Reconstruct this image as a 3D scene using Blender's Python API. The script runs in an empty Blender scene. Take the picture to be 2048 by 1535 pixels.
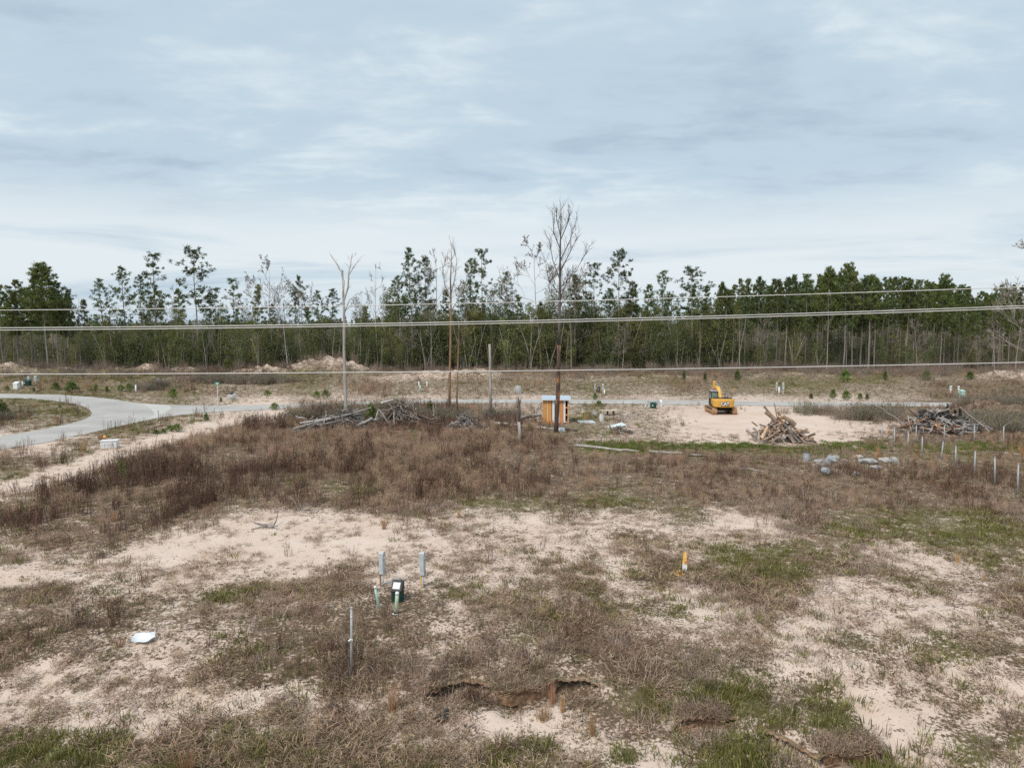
import bpy, bmesh, math, random
import numpy as np
from mathutils import Vector, Matrix, Euler

R = math.radians
SC = bpy.context.scene
COL = SC.collection

# ------------------------------------------------------------------ camera
CAM_H = 10.0
F_PX = 1420.0                      # focal length in photograph pixels (2048 wide)
HORIZON = 654.0
PITCH = math.atan((767.5 - HORIZON) / F_PX)
cam_data = bpy.data.cameras.new('camera')
cam_data.sensor_width = 36.0
cam_data.lens = F_PX / 2048.0 * 36.0
cam_data.clip_start = 0.5
cam_data.clip_end = 9000.0
cam = bpy.data.objects.new('camera', cam_data)
COL.objects.link(cam)
cam.location = (0, 0, CAM_H)
cam.rotation_euler = (math.pi / 2 - PITCH, 0, 0)
SC.camera = cam

# ------------------------------------------------------------------ world, sun, exposure
SUN_EL, SUN_AZ = R(52), R(215)     # azimuth clockwise from +Y
world = bpy.data.worlds.new('World')
SC.world = world
world.use_nodes = True


def build_world():
    nt = world.node_tree
    nt.nodes.clear()
    N = nt.nodes.new
    L = nt.links.new
    out = N('ShaderNodeOutputWorld')
    bg = N('ShaderNodeBackground')
    bg.inputs['Strength'].default_value = 0.1
    sky = N('ShaderNodeTexSky')
    sky.sky_type = 'NISHITA'
    sky.sun_disc = False
    sky.sun_elevation = SUN_EL
    sky.sun_rotation = SUN_AZ
    sky.air_density = 1.0
    sky.dust_density = 2.0
    tc = N('ShaderNodeTexCoord')
    sep = N('ShaderNodeSeparateXYZ')
    L(tc.outputs['Generated'], sep.inputs[0])
    zmax = N('ShaderNodeMath'); zmax.operation = 'MAXIMUM'; zmax.inputs[1].default_value = 0.0
    L(sep.outputs['Z'], zmax.inputs[0])
    zo = N('ShaderNodeMath'); zo.operation = 'ADD'; zo.inputs[1].default_value = 0.10
    L(zmax.outputs[0], zo.inputs[0])
    dx = N('ShaderNodeMath'); dx.operation = 'DIVIDE'
    dy = N('ShaderNodeMath'); dy.operation = 'DIVIDE'
    L(sep.outputs['X'], dx.inputs[0]); L(zo.outputs[0], dx.inputs[1])
    L(sep.outputs['Y'], dy.inputs[0]); L(zo.outputs[0], dy.inputs[1])
    cmb = N('ShaderNodeCombineXYZ')
    L(dx.outputs[0], cmb.inputs[0]); L(dy.outputs[0], cmb.inputs[1])

    def noise(scale, detail, rough, dist, off, sx=1.0, sy=1.0):
        mp = N('ShaderNodeMapping')
        mp.inputs['Location'].default_value = off
        mp.inputs['Scale'].default_value = (sx, sy, 1)
        L(cmb.outputs[0], mp.inputs['Vector'])
        n = N('ShaderNodeTexNoise')
        n.inputs['Scale'].default_value = scale
        n.inputs['Detail'].default_value = detail
        n.inputs['Roughness'].default_value = rough
        n.inputs['Distortion'].default_value = dist
        L(mp.outputs[0], n.inputs['Vector'])
        return n.outputs['Fac']

    def ramp(src, stops):
        r = N('ShaderNodeValToRGB')
        r.color_ramp.interpolation = 'EASE'
        while len(r.color_ramp.elements) < len(stops):
            r.color_ramp.elements.new(0.5)
        for e, (p, c) in zip(r.color_ramp.elements, stops):
            e.position = p
            e.color = (*c, 1) if len(c) == 3 else c
        L(src, r.inputs['Fac'])
        return r.outputs['Color']

    def mix(fac, a, b, mode='MIX'):
        m = N('ShaderNodeMix'); m.data_type = 'RGBA'; m.blend_type = mode
        if isinstance(fac, (int, float)):
            m.inputs[0].default_value = fac
        else:
            L(fac, m.inputs[0])
        for s, i in ((a, 6), (b, 7)):
            if isinstance(s, tuple):
                m.inputs[i].default_value = (*s, 1)
            else:
                L(s, m.inputs[i])
        return m.outputs[2]

    K = 10.0 * SKY_GAIN
    big = noise(0.55, 4, 0.5, 0.3, (3.1, 1.7, 0), 0.9, 1.0)
    mid = noise(2.4, 7, 0.56, 0.35, (9.2, 4.4, 0), 0.8, 1.15)
    fine = noise(9.0, 6, 0.55, 0.15, (1.2, 7.7, 0), 0.8, 1.3)
    a1 = N('ShaderNodeMath'); a1.operation = 'MULTIPLY_ADD'
    L(mid, a1.inputs[0]); a1.inputs[1].default_value = 0.50
    a2 = N('ShaderNodeMath'); a2.operation = 'MULTIPLY'; a2.inputs[1].default_value = 0.66
    L(big, a2.inputs[0]); L(a2.outputs[0], a1.inputs[2])
    a3 = N('ShaderNodeMath'); a3.operation = 'MULTIPLY_ADD'; a3.inputs[1].default_value = 0.13
    L(fine, a3.inputs[0]); L(a1.outputs[0], a3.inputs[2])
    c1 = (0.435 * K, 0.550 * K, 0.675 * K)
    c2 = (0.535 * K, 0.665 * K, 0.765 * K)
    c3 = (0.760 * K, 0.850 * K, 0.895 * K)
    cloud = ramp(a3.outputs[0], [(0.48, c1), (0.645, c2), (0.84, c3)])
    # thin, brighter stratus low over the whole horizon
    low = N('ShaderNodeMapRange'); low.interpolation_type = 'SMOOTHSTEP'
    low.inputs['From Min'].default_value = 0.21
    low.inputs['From Max'].default_value = 0.10
    L(sep.outputs['Z'], low.inputs['Value'])
    lown = ramp(noise(0.62, 6, 0.6, 0.6, (5.0, 0.4, 0), 0.5, 0.9), [(0.24, (0, 0, 0)), (0.50, (1, 1, 1))])
    low2 = N('ShaderNodeMapRange'); low2.interpolation_type = 'SMOOTHSTEP'
    low2.inputs['From Min'].default_value = -0.01; low2.inputs['From Max'].default_value = 0.075
    low2.inputs['To Min'].default_value = 0.25
    L(sep.outputs['Z'], low2.inputs['Value'])
    lq = N('ShaderNodeMath'); lq.operation = 'MULTIPLY'
    L(low.outputs[0], lq.inputs[0]); L(low2.outputs[0], lq.inputs[1])
    lm = N('ShaderNodeMath'); lm.operation = 'MULTIPLY'
    L(lq.outputs[0], lm.inputs[0]); L(lown, lm.inputs[1])
    lm2 = N('ShaderNodeMath'); lm2.operation = 'MULTIPLY'; lm2.inputs[1].default_value = 1.0
    L(lm.outputs[0], lm2.inputs[0])
    cloud2 = mix(lm2.outputs[0], cloud, (0.78 * K, 0.85 * K, 0.89 * K))
    # blue sky shows thinly through the sheet
    skys = N('ShaderNodeMix'); skys.data_type = 'RGBA'; skys.blend_type = 'MULTIPLY'
    skys.inputs[0].default_value = 1.0
    L(sky.outputs[0], skys.inputs[6]); skys.inputs[7].default_value = (0.5, 0.5, 0.5, 1)
    col = mix(0.94, skys.outputs[2], cloud2)
    L(col, bg.inputs['Color'])
    L(bg.outputs[0], out.inputs['Surface'])


SKY_GAIN = 0.53
build_world()

sun_d = bpy.data.lights.new('sun', 'SUN')
sun_d.energy = 1.5
sun_d.angle = R(18)
sun_d.color = (1.0, 0.93, 0.83)
sun = bpy.data.objects.new('sun', sun_d)
COL.objects.link(sun)
sd = Vector((math.sin(SUN_AZ) * math.cos(SUN_EL), math.cos(SUN_AZ) * math.cos(SUN_EL), math.sin(SUN_EL)))
sun.rotation_euler = sd.to_track_quat('Z', 'Y').to_euler()
sun.location = (0, 0, 60)

SC.view_settings.view_transform = 'Standard'
SC.view_settings.look = 'None'
SC.view_settings.gamma = 1.0
SC.view_settings.use_curve_mapping = False
SC.view_settings.exposure = 0.95
SC.render.engine = 'CYCLES'
SC.cycles.max_bounces = 4
SC.cycles.diffuse_bounces = 2
SC.cycles.glossy_bounces = 2
SC.cycles.transmission_bounces = 3
SC.cycles.transparent_max_bounces = 6
SC.cycles.use_denoising = False

# ------------------------------------------------------------------ numeric noise
def _hash(ix, iy, seed):
    h = (ix.astype(np.int64) * 374761393 + iy.astype(np.int64) * 668265263 + seed * 982451653) & 0xFFFFFFFF
    h = ((h ^ (h >> 13)) * 1274126177) & 0xFFFFFFFF
    h = h ^ (h >> 16)
    return (h & 0xFFFFFF) / float(0xFFFFFF)


def vnoise(x, y, seed=0):
    x = np.asarray(x, float); y = np.asarray(y, float)
    ix = np.floor(x); iy = np.floor(y)
    fx = x - ix; fy = y - iy
    fx = fx * fx * (3 - 2 * fx); fy = fy * fy * (3 - 2 * fy)
    a = _hash(ix, iy, seed); b = _hash(ix + 1, iy, seed)
    c = _hash(ix, iy + 1, seed); d = _hash(ix + 1, iy + 1, seed)
    return (a + (b - a) * fx) * (1 - fy) + (c + (d - c) * fx) * fy


def fbm(x, y, seed=0, oct=4):
    s = 0; a = 0.5; t = 0
    for o in range(oct):
        s = s + a * (vnoise(x, y, seed + o * 17) - 0.5)
        t += a
        x = np.asarray(x) * 2.03 + 11.3; y = np.asarray(y) * 2.03 + 5.7; a *= 0.5
    return s / t


def sstep(a, b, x):
    t = np.clip((np.asarray(x, float) - a) / (b - a), 0, 1)
    return t * t * (3 - 2 * t)

# ------------------------------------------------------------------ surveying: bearings read off the photograph -> points on the site
SP, CP = math.sin(PITCH), math.cos(PITCH)


def ray(px, py):
    u = np.asarray(px, float) - 1024.0
    v = 767.5 - np.asarray(py, float)
    return u, F_PX * CP + v * SP, -F_PX * SP + v * CP


def P0(px, py, z=0.0):
    dx, dy, dz = ray(px, py)
    t = (z - CAM_H) / dz
    return dx * t, dy * t


def to_px(x, y, z):
    fw = y * CP - (z - CAM_H) * SP
    up = y * SP + (z - CAM_H) * CP
    return 1024 + F_PX * x / fw, 767.5 - F_PX * up / fw


ROAD_PX = [(-300, 786), (0, 786.8), (117, 789), (187, 794), (234, 799), (275, 806), (322, 809), (439, 811), (498, 810), (600, 807),
           (687, 804.5), (780, 801), (881, 798.5), (1086, 798.5), (1300, 799.5), (1600, 803.5), (1940, 805), (2300, 806),
           (2300, 814), (1940, 813), (1600, 812), (1300, 808), (1086, 806), (881, 806), (780, 808), (687, 811), (600, 815), (498, 821),
           (425, 824), (366, 829), (308, 837), (234, 853), (164, 869), (88, 885.5), (0, 899), (-200, 930),
           (-200, 890), (0, 872), (88, 858), (140, 847), (168, 839), (181, 832), (184, 825), (179, 819), (164, 811), (126, 803.5),
           (70, 797.6), (0, 795.6), (-300, 794)]
ROAD = [tuple(float(c) for c in P0(a, b)) for a, b in ROAD_PX]


def poly_sdf(x, y, poly):
    """positive outside, negative inside"""
    x = np.asarray(x, float); y = np.asarray(y, float)
    d = np.full(x.shape, 1e9); ins = np.zeros(x.shape, bool)
    n = len(poly)
    for i in range(n):
        x1, y1 = poly[i]; x2, y2 = poly[(i + 1) % n]
        ex, ey = x2 - x1, y2 - y1
        t = np.clip(((x - x1) * ex + (y - y1) * ey) / (ex * ex + ey * ey + 1e-9), 0, 1)
        d = np.minimum(d, np.hypot(x - x1 - t * ex, y - y1 - t * ey))
        if y1 != y2:
            c = ((y1 > y) != (y2 > y)) & (x < ex * (y - y1) / ey + x1)
            ins ^= c
    return np.where(ins, -d, d)


def poly_dist(x, y, line):
    x = np.asarray(x, float); y = np.asarray(y, float)
    d = np.full(x.shape, 1e9)
    for (x1, y1), (x2, y2) in zip(line[:-1], line[1:]):
        ex, ey = x2 - x1, y2 - y1
        t = np.clip(((x - x1) * ex + (y - y1) * ey) / (ex * ex + ey * ey + 1e-9), 0, 1)
        d = np.minimum(d, np.hypot(x - x1 - t * ex, y - y1 - t * ey))
    return d


def wl(px):
    return [tuple(float(c) for c in P0(a, b)) for a, b in px]


# small eroded banks near the ditch: (top edge line, depth)
SCARPS = [(wl([(840, 1356), (880, 1348), (930, 1336), (985, 1348), (1020, 1362), (1070, 1352), (1110, 1340), (1165, 1336), (1195, 1346), (1212, 1366)]), 0.36),
          (wl([(1335, 1424), (1360, 1406), (1420, 1398), (1485, 1398)]), 0.28),
          (wl([(1500, 1414), (1545, 1420), (1590, 1440), (1640, 1466), (1668, 1456), (1720, 1446), (1775, 1452), (1810, 1470)]), 0.38)]
GULLY = wl([(1590, 1240), (1640, 1290), (1700, 1345), (1770, 1420), (1840, 1480), (1920, 1560)])
# spoil heaps beyond the road: px, py, radius x (m), radius y (m), height
MOUNDS = [(10, 757, 7.5, 5, 2.3), (300, 751, 3.0, 2.5, 1.3), (370, 752, 4.0, 3, 1.0), (235, 752, 4, 3, 0.7), (130, 752, 6, 3, 0.8),
          (500, 756, 5, 3, 1.1), (545, 757, 4, 3, 1.3), (600, 753, 5.0, 4, 1.5), (655, 752, 6.5, 5, 2.0), (705, 753, 4.5, 4, 1.3), (900, 763, 8, 4, 1.0),
          (960, 762, 6, 4, 1.1), (820, 764, 6, 3, 0.6), (1330, 764, 10, 3, 0.6), (1600, 760, 12, 4, 0.6), (2030, 764, 6.5, 5, 1.6),
          (1960, 768, 4, 3, 0.7), (2010, 838, 4.5, 3.2, 1.5), (1975, 822, 3.0, 3.0, 1.3), (660, 838, 5.2, 2.2, 0.9), (790, 836, 4.0, 2.0, 1.0)]
MW = [(float(P0(a, b)[0]), float(P0(a, b)[1]), rx, ry, h) for a, b, rx, ry, h in MOUNDS]


def H(x, y):
    x = np.asarray(x, float); y = np.asarray(y, float)
    near = 1 - sstep(45, 80, y)
    h = 0.16 * fbm(x * .11, y * .11, 3, 3) + (0.10 * near + .05) * fbm(x * .55, y * .55, 9, 3) + 0.075 * near * fbm(x * 2.2, y * 2.2, 21, 3)
    h = h - 0.55 * sstep(23.5, 17.0, y) * sstep(-60, -10, y)
    h = h + 0.55 * sstep(104, 113, y) * (1 + .5 * fbm(x * .08, y * .2, 5, 2)) + 0.5 * sstep(120, 150, y)
    h = h + (.5 * sstep(102, 112, y)) * fbm(x * .35, y * .5, 31, 3) * (1 - sstep(150, 170, y))
    bump = 0.0
    for cx, cy, rx, ry, mh in MW:
        q = ((x - cx) / rx) ** 2 + ((y - cy) / ry) ** 2
        if q.min() < 6:
            bump = bump + mh * np.exp(-q * 1.4)
    if np.max(bump) > 1e-4:
        h = h + bump * (1 + .75 * fbm(x * .9, y * .5, 44, 3) + 0.55 * fbm(x * 1.6, y * .35, 45, 3))
    for line, dep in (SCARPS if y.min() < 30 else []):
        xs = np.array([p[0] for p in line]); ys = np.array([p[1] for p in line])
        wob = .18 * fbm(x * 2.5, y * 0 + 3, 77, 3)
        d = y - np.interp(x, xs, ys) - wob - .22
        win = sstep(xs[0], xs[0] + .5, x) * (1 - sstep(xs[-1] - .4, xs[-1], x))
        prof = np.where(d > 0, 0, np.where(d > -.10, -d / .10, 1 - sstep(-.10, -1.5, d)))
        h = h - dep * win * prof * (.8 + .6 * vnoise(x * 1.7, y * .3, 8))
    if y.min() < 40:
        gd = poly_dist(x, y, GULLY)
        h = h - .12 * np.exp(-(gd / .35) ** 2)
    if y.max() > 45:
        rd = poly_sdf(x, y, ROAD)
        m = sstep(0.2, 3.0, rd)
        h = h * m - 0.035 * (1 - sstep(-0.2, 0.15, rd))
    return h


def P(px, py):
    """ground point seen along that bearing"""
    z = 0.0
    for i in range(7):
        x, y = P0(px, py, z)
        z = 0.4 * z + 0.6 * float(H(np.array([float(x)]), np.array([float(y)]))[0])
    return float(x), float(y), z


def G(x, y):
    return float(H(np.array([float(x)]), np.array([float(y)]))[0])


def mpp(y):
    """metres per photograph pixel at a given distance"""
    return y / F_PX


def z_at(py, y):
    """height at distance y that lies on image row py"""
    dx, dy, dz = ray(1024, py)
    return CAM_H + float(dz / dy) * y


def x_at(px, py, y):
    dx, dy, dz = ray(px, py)
    return float(dx / dy) * y

# ------------------------------------------------------------------ what grows where (survey sheet, 32 columns)
ROWS = [
    (739, 'ttttttttttmmmmttttttttttttttttts'),
    (751, 'gggggmDDDgggmmmtmttttttttggttmts'),
    (764, 'gggggmDDggmpspmmmmpmgmtmgmggmmmm'),
    (776, 'moommwmpmgmtmmmmomgmmtmgggmmmwww'),
    (791, 'ggggmgmmpmpmmpmmpmmmpmmpmmpmmwww'),
    (830, 'ggggggmSStwwwwommmgmmsSSSSmwwwww'),
    (860, 'mmmggpsDDtttwwwDwggmmsSSSSsppwww'),
    (881, 'ssmmpptttootttttwwmmmssSSSSoowww'),
    (895, 'ssgpDDttttootttttwGGGGGGGGGooGGo'),
    (920, 'wwgpDDwttwwDwtwttwtwwtwtwkkooogo'),
    (950, 'gspDDDDDwDDDttwwDwtwwtwtwwwwwoww'),
    (980, 'swDDDDDDwwggwwwwwwogwttwtttwwwww'),
    (1010, 'gwwwwwwgkkkkkkggggggggkkkkttwwwk'),
    (1040, 'wwmwwwksssssssppsmpppgssktgggggk'),
    (1070, 'mwwwkssssssSsspmsppmpppspmgggggg'),
    (1100, 'pmmmssssSsSSpsppppppmpggggmsmggg'),
    (1130, 'pppppsspsssppppppsppppgggggmssgm'),
    (1160, 'sppppsppppppppppppppgpgggppmgmmm'),
    (1190, 'ggmmmpggppmmwmgsmpgppssppsppppmm'),
    (1220, 'mmmwmmmmmwwwwwppmmDggpppppppmppm'),
    (1250, 'mkwwmmkmwwwwwmmmggDmpppppsmsssmm'),
    (1280, 'wkkmppmmwwwwmmmkggDkkmppssggmggm'),
    (1310, 'wmkmmpmwwwwwkmkkkkwkkkmmsssmpggm'),
    (1340, 'mspmppmwwwwwkkwkkkwkkkmgmssspssm'),
    (1370, 'ssppppspppwwkkwwwwmggmggmgspmmss'),
    (1400, 'pssppspspppskpkmpmwgggggkgmspmms'),
    (1430, 'ssspssppspppssssspwkmmmggggssmmm'),
    (1460, 'mspssspgpmpspppsspmmmkmmmggssmgm'),
    (1490, 'gggggggggmgmggmpgspgsmggmspmppgg'),
    (1520, 'gggggggggggggggggggmsmggmssggpgp'),
]
ROWS = [(y, r.ljust(32, r[-1])[:32]) for y, r in ROWS]
#            sand  low   green stem  tan   orng  gray
CLS = {'S': (.96, .06, .00, .003, .00, .00, .01), 's': (.79, .34, .03, .025, .00, .00, .06), 'p': (.63, .48, .08, .045, .01, .01, .07),
       'm': (.43, .72, .20, .11, .05, .02, .18), 'g': (.22, .50, 1.0, .07, .04, .03, .08), 'G': (.02, .15, 1.5, .01, .02, .00, .00),
       'w': (.16, .55, .12, .85, .34, .03, .16), 'D': (.06, .45, .08, 1.4, .10, .02, .20), 't': (.14, .40, .10, .42, 1.0, .05, .30),
       'o': (.18, .50, .45, .30, .45, .60, .10), 'k': (.32, .60, .10, .15, .18, .02, 1.0)}
RY = np.array([r[0] for r in ROWS], float)
RM = np.array([[CLS[c] for c in r[1]] for r in ROWS])


TRACK = wl([(-120, 1010), (0, 982), (110, 950), (235, 905), (330, 875), (420, 851), (500, 838), (560, 829)])


def cover(x, y, z=None, warp=True):
    """cover fractions (N,7) at site points"""
    x = np.asarray(x, float); y = np.asarray(y, float)
    yy = np.maximum(y, 9.0)
    px, py = to_px(x, yy, 0.0 if z is None else z)
    if warp:
        s = 900.0 / yy
        wx = x + 2.4 * fbm(x * .5, y * .5, 101, 4) * np.clip(yy / 30, .5, 2)
        wy = y + 2.4 * fbm(x * .5 + 40, y * .5 + 9, 102, 4) * np.clip(yy / 30, .5, 2) * (1 + (yy > 70) * .3)
        wy = np.maximum(wy, 9.0)
        px, py = to_px(wx, wy, -.55 * sstep(23.5, 17.0, wy))
    cx = np.clip(px / 64.0 - 0.5, 0, 30.999)
    ri = np.interp(py, RY, np.arange(len(RY)))
    ri = np.clip(ri, 0, len(RY) - 1.001)
    c0 = np.floor(cx).astype(int); r0 = np.floor(ri).astype(int)
    fx = (cx - c0)[:, None]; fy = (ri - r0)[:, None]
    c = (RM[r0, c0] * (1 - fx) + RM[r0, c0 + 1] * fx) * (1 - fy) + (RM[r0 + 1, c0] * (1 - fx) + RM[r0 + 1, c0 + 1] * fx) * fy
    tk = np.zeros(len(x))                     # bare sand wheel track on the left
    k = (y > 38) & (y < 95) & (x < 5)
    tk[k] = 1 - sstep(.9, 2.3, poly_dist(x[k], y[k], TRACK) + 1.6 * fbm(x[k] * .7, y[k] * .7, 71, 3))
    tk = tk[:, None]
    return c * (1 - tk) + np.array([[.80, .30, .04, .005, 0, 0, .05]]) * tk

# ------------------------------------------------------------------ materials
MATS = {}


def new_mat(name):
    m = bpy.data.materials.new(name)
    m.use_nodes = True
    nt = m.node_tree
    nt.nodes.clear()
    out = nt.nodes.new('ShaderNodeOutputMaterial')
    b = nt.nodes.new('ShaderNodeBsdfPrincipled')
    nt.links.new(b.outputs[0], out.inputs[0])
    MATS[name] = m
    return m, nt, b


def mat(name, c1, c2=None, scale=3.0, rough=.85, metal=0.0, vary=0.15, detail=5, spread=(.38, .62), stretch=(1, 1, 1), bump=0.0, third=None, spec=.3):
    if name in MATS:
        return MATS[name]
    m, nt, b = new_mat(name)
    N = nt.nodes.new; L = nt.links.new
    c2 = c2 or tuple(v * .8 for v in c1)
    tc = N('ShaderNodeTexCoord'); mp = N('ShaderNodeMapping'); mp.inputs['Scale'].default_value = stretch
    L(tc.outputs['Object'], mp.inputs[0])
    oi = N('ShaderNodeObjectInfo')
    addv = N('ShaderNodeVectorMath'); addv.operation = 'ADD'
    mulr = N('ShaderNodeMath'); mulr.operation = 'MULTIPLY'; mulr.inputs[1].default_value = 37.0
    L(oi.outputs['Random'], mulr.inputs[0]); L(mp.outputs[0], addv.inputs[0]); L(mulr.outputs[0], addv.inputs[1])
    n = N('ShaderNodeTexNoise'); n.inputs['Scale'].default_value = scale; n.inputs['Detail'].default_value = detail
    n.inputs['Roughness'].default_value = .62
    L(addv.outputs[0], n.inputs['Vector'])
    r = N('ShaderNodeValToRGB')
    r.color_ramp.elements[0].position = spread[0]; r.color_ramp.elements[0].color = (*c1, 1)
    r.color_ramp.elements[1].position = spread[1]; r.color_ramp.elements[1].color = (*c2, 1)
    if third:
        e = r.color_ramp.elements.new(min(.98, spread[1] + .14)); e.color = (*third, 1)
    L(n.outputs['Fac'], r.inputs[0])
    hs = N('ShaderNodeHueSaturation')
    L(r.outputs[0], hs.inputs['Color'])
    mr = N('ShaderNodeMapRange'); mr.inputs['To Min'].default_value = 1 - vary; mr.inputs['To Max'].default_value = 1 + vary
    L(oi.outputs['Random'], mr.inputs['Value']); L(mr.outputs[0], hs.inputs['Value'])
    L(hs.outputs[0], b.inputs['Base Color'])
    b.inputs['Roughness'].default_value = rough
    b.inputs['Metallic'].default_value = metal
    b.inputs['Specular IOR Level'].default_value = spec
    if bump:
        bp = N('ShaderNodeBump'); bp.inputs['Strength'].default_value = bump; bp.inputs['Distance'].default_value = .02
        L(n.outputs['Fac'], bp.inputs['Height']); L(bp.outputs[0], b.inputs['Normal'])
    return m


def leafmat(name, c1, c2, scale=.8, vary=.3, trans=.25, hue=.02):
    m, nt, b = new_mat(name)
    N = nt.nodes.new; L = nt.links.new
    geo = N('ShaderNodeNewGeometry')
    oi = N('ShaderNodeObjectInfo')
    tc = N('ShaderNodeTexCoord')
    n = N('ShaderNodeTexNoise'); n.inputs['Scale'].default_value = scale; n.inputs['Detail'].default_value = 3
    L(tc.outputs['Object'], n.inputs['Vector'])
    ad = N('ShaderNodeMath'); ad.operation = 'MULTIPLY_ADD'; ad.inputs[1].default_value = .4
    L(geo.outputs['Random Per Island'], ad.inputs[0])
    sb = N('ShaderNodeMath'); sb.operation = 'SUBTRACT'; sb.inputs[1].default_value = .2
    L(n.outputs['Fac'], sb.inputs[0]); L(sb.outputs[0], ad.inputs[2])
    r = N('ShaderNodeValToRGB')
    r.color_ramp.elements[0].position = .25; r.color_ramp.elements[0].color = (*c1, 1)
    r.color_ramp.elements[1].position = .78; r.color_ramp.elements[1].color = (*c2, 1)
    L(ad.outputs[0], r.inputs[0])
    hs = N('ShaderNodeHueSaturation')
    L(r.outputs[0], hs.inputs['Color'])
    mr = N('ShaderNodeMapRange'); mr.inputs['To Min'].default_value = 1 - vary; mr.inputs['To Max'].default_value = 1 + vary
    L(oi.outputs['Random'], mr.inputs['Value']); L(mr.outputs[0], hs.inputs['Value'])
    mh = N('ShaderNodeMapRange'); mh.inputs['To Min'].default_value = .5 - hue; mh.inputs['To Max'].default_value = .5 + hue
    ml = N('ShaderNodeMath'); ml.operation = 'FRACT'
    mx = N('ShaderNodeMath'); mx.operation = 'MULTIPLY'; mx.inputs[1].default_value = 7.31
    L(oi.outputs['Random'], mx.inputs[0]); L(mx.outputs[0], ml.inputs[0]); L(ml.outputs[0], mh.inputs['Value'])
    L(mh.outputs[0], hs.inputs['Hue'])
    L(hs.outputs[0], b.inputs['Base Color'])
    b.inputs['Roughness'].default_value = .7
    b.inputs['Specular IOR Level'].default_value = .15
    if trans:
        out = nt.nodes['Material Output']
        t = N('ShaderNodeBsdfTranslucent'); L(hs.outputs[0], t.inputs['Color'])
        ms = N('ShaderNodeMixShader'); ms.inputs[0].default_value = trans
        L(b.outputs[0], ms.inputs[1]); L(t.outputs[0], ms.inputs[2]); L(ms.outputs[0], out.inputs[0])
    return m


def ground_mat():
    m, nt, b = new_mat('ground_soil')
    N = nt.nodes.new; L = nt.links.new
    geo = N('ShaderNodeNewGeometry')

    def noise(scale, detail=6, rough=.6, stretch=(1, 1, 1)):
        mp = N('ShaderNodeMapping'); mp.inputs['Scale'].default_value = stretch
        L(geo.outputs['Position'], mp.inputs[0])
        n = N('ShaderNodeTexNoise'); n.inputs['Scale'].default_value = scale
        n.inputs['Detail'].default_value = detail; n.inputs['Roughness'].default_value = rough
        L(mp.outputs[0], n.inputs['Vector'])
        return n.outputs['Fac']

    def attr(nm):
        a = N('ShaderNodeAttribute'); a.attribute_name = nm
        return a.outputs['Fac']

    def math_(op, a, b_=None, c=None):
        k = N('ShaderNodeMath'); k.operation = op
        for i, s in enumerate((a, b_, c)):
            if s is None:
                continue
            if isinstance(s, (int, float)):
                k.inputs[i].default_value = s
            else:
                L(s, k.inputs[i])
        return k.outputs[0]

    def ramp(f, stops):
        r = N('ShaderNodeValToRGB')
        while len(r.color_ramp.elements) < len(stops):
            r.color_ramp.elements.new(.5)
        for e, (p, c) in zip(r.color_ramp.elements, stops):
            e.position = p; e.color = (*c, 1)
        L(f, r.inputs[0])
        return r.outputs[0]

    def mix(f, a, b_):
        k = N('ShaderNodeMix'); k.data_type = 'RGBA'
        if isinstance(f, (int, float)):
            k.inputs[0].default_value = f
        else:
            L(f, k.inputs[0])
        for s, i in ((a, 6), (b_, 7)):
            if isinstance(s, tuple):
                k.inputs[i].default_value = (*s, 1)
            else:
                L(s, k.inputs[i])
        return k.outputs[2]

    n_a = noise(1.5, 8, .68); n_b = noise(9.0, 6, .65); n_c = noise(.35, 5, .55); n_d = noise(34.0, 4, .6)
    v = math_('MULTIPLY_ADD', n_a, 1.5, attr('sand'))
    v = math_('MULTIPLY_ADD', n_b, 2.3, v)
    v = math_('MULTIPLY_ADD', n_d, 1.35, v)
    v = math_('SUBTRACT', v, 2.54)
    mr = N('ShaderNodeMapRange'); mr.interpolation_type = 'SMOOTHSTEP'
    mr.inputs['From Min'].default_value = .36; mr.inputs['From Max'].default_value = .58
    L(v, mr.inputs['Value'])
    sandf = mr.outputs[0]
    sand = ramp(n_c, [(.30, (.63, .485, .39)), (.5, (.70, .565, .475)), (.72, (.74, .625, .545))])
    sand = mix(math_('MULTIPLY', n_b, .5), sand, (.47, .35, .275))
    clay = ramp(noise(.5, 6, .7), [(.60, (0, 0, 0)), (.74, (1, 1, 1))])
    sand = mix(math_('MULTIPLY', clay, .35), sand, (.55, .33, .19))
    sand = mix(attr('cut'), sand, ramp(n_b, [(.3, (.045, .026, .016)), (.7, (.26, .145, .085))]))  # raw soil, colour deepened to paint the shade of the overhang
    lit = ramp(n_b, [(.30, (.095, .060, .038)), (.52, (.225, .152, .102)), (.72, (.41, .30, .21))])  # darkest stop also paints the shadows among the brown litter
    lit = mix(ramp(n_d, [(.42, (0, 0, 0)), (.60, (1, 1, 1))]), lit, (.062, .046, .034))
    grn = ramp(n_a, [(.32, (.095, .088, .036)), (.68, (.21, .190, .085))])
    gf = math_('MULTIPLY', attr('green'), .6)
    lit = mix(gf, lit, grn)
    col = mix(sandf, lit, sand)
    L(col, b.inputs['Base Color'])
    b.inputs['Roughness'].default_value = .95
    b.inputs['Specular IOR Level'].default_value = .1
    hgt = math_('MULTIPLY_ADD', n_d, .35, math_('MULTIPLY', n_b, .9))
    hgt = math_('MULTIPLY_ADD', sandf, -.5, hgt)
    bp = N('ShaderNodeBump'); bp.inputs['Strength'].default_value = .55; bp.inputs['Distance'].default_value = .06
    L(hgt, bp.inputs['Height']); L(bp.outputs[0], b.inputs['Normal'])
    return m


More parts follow.
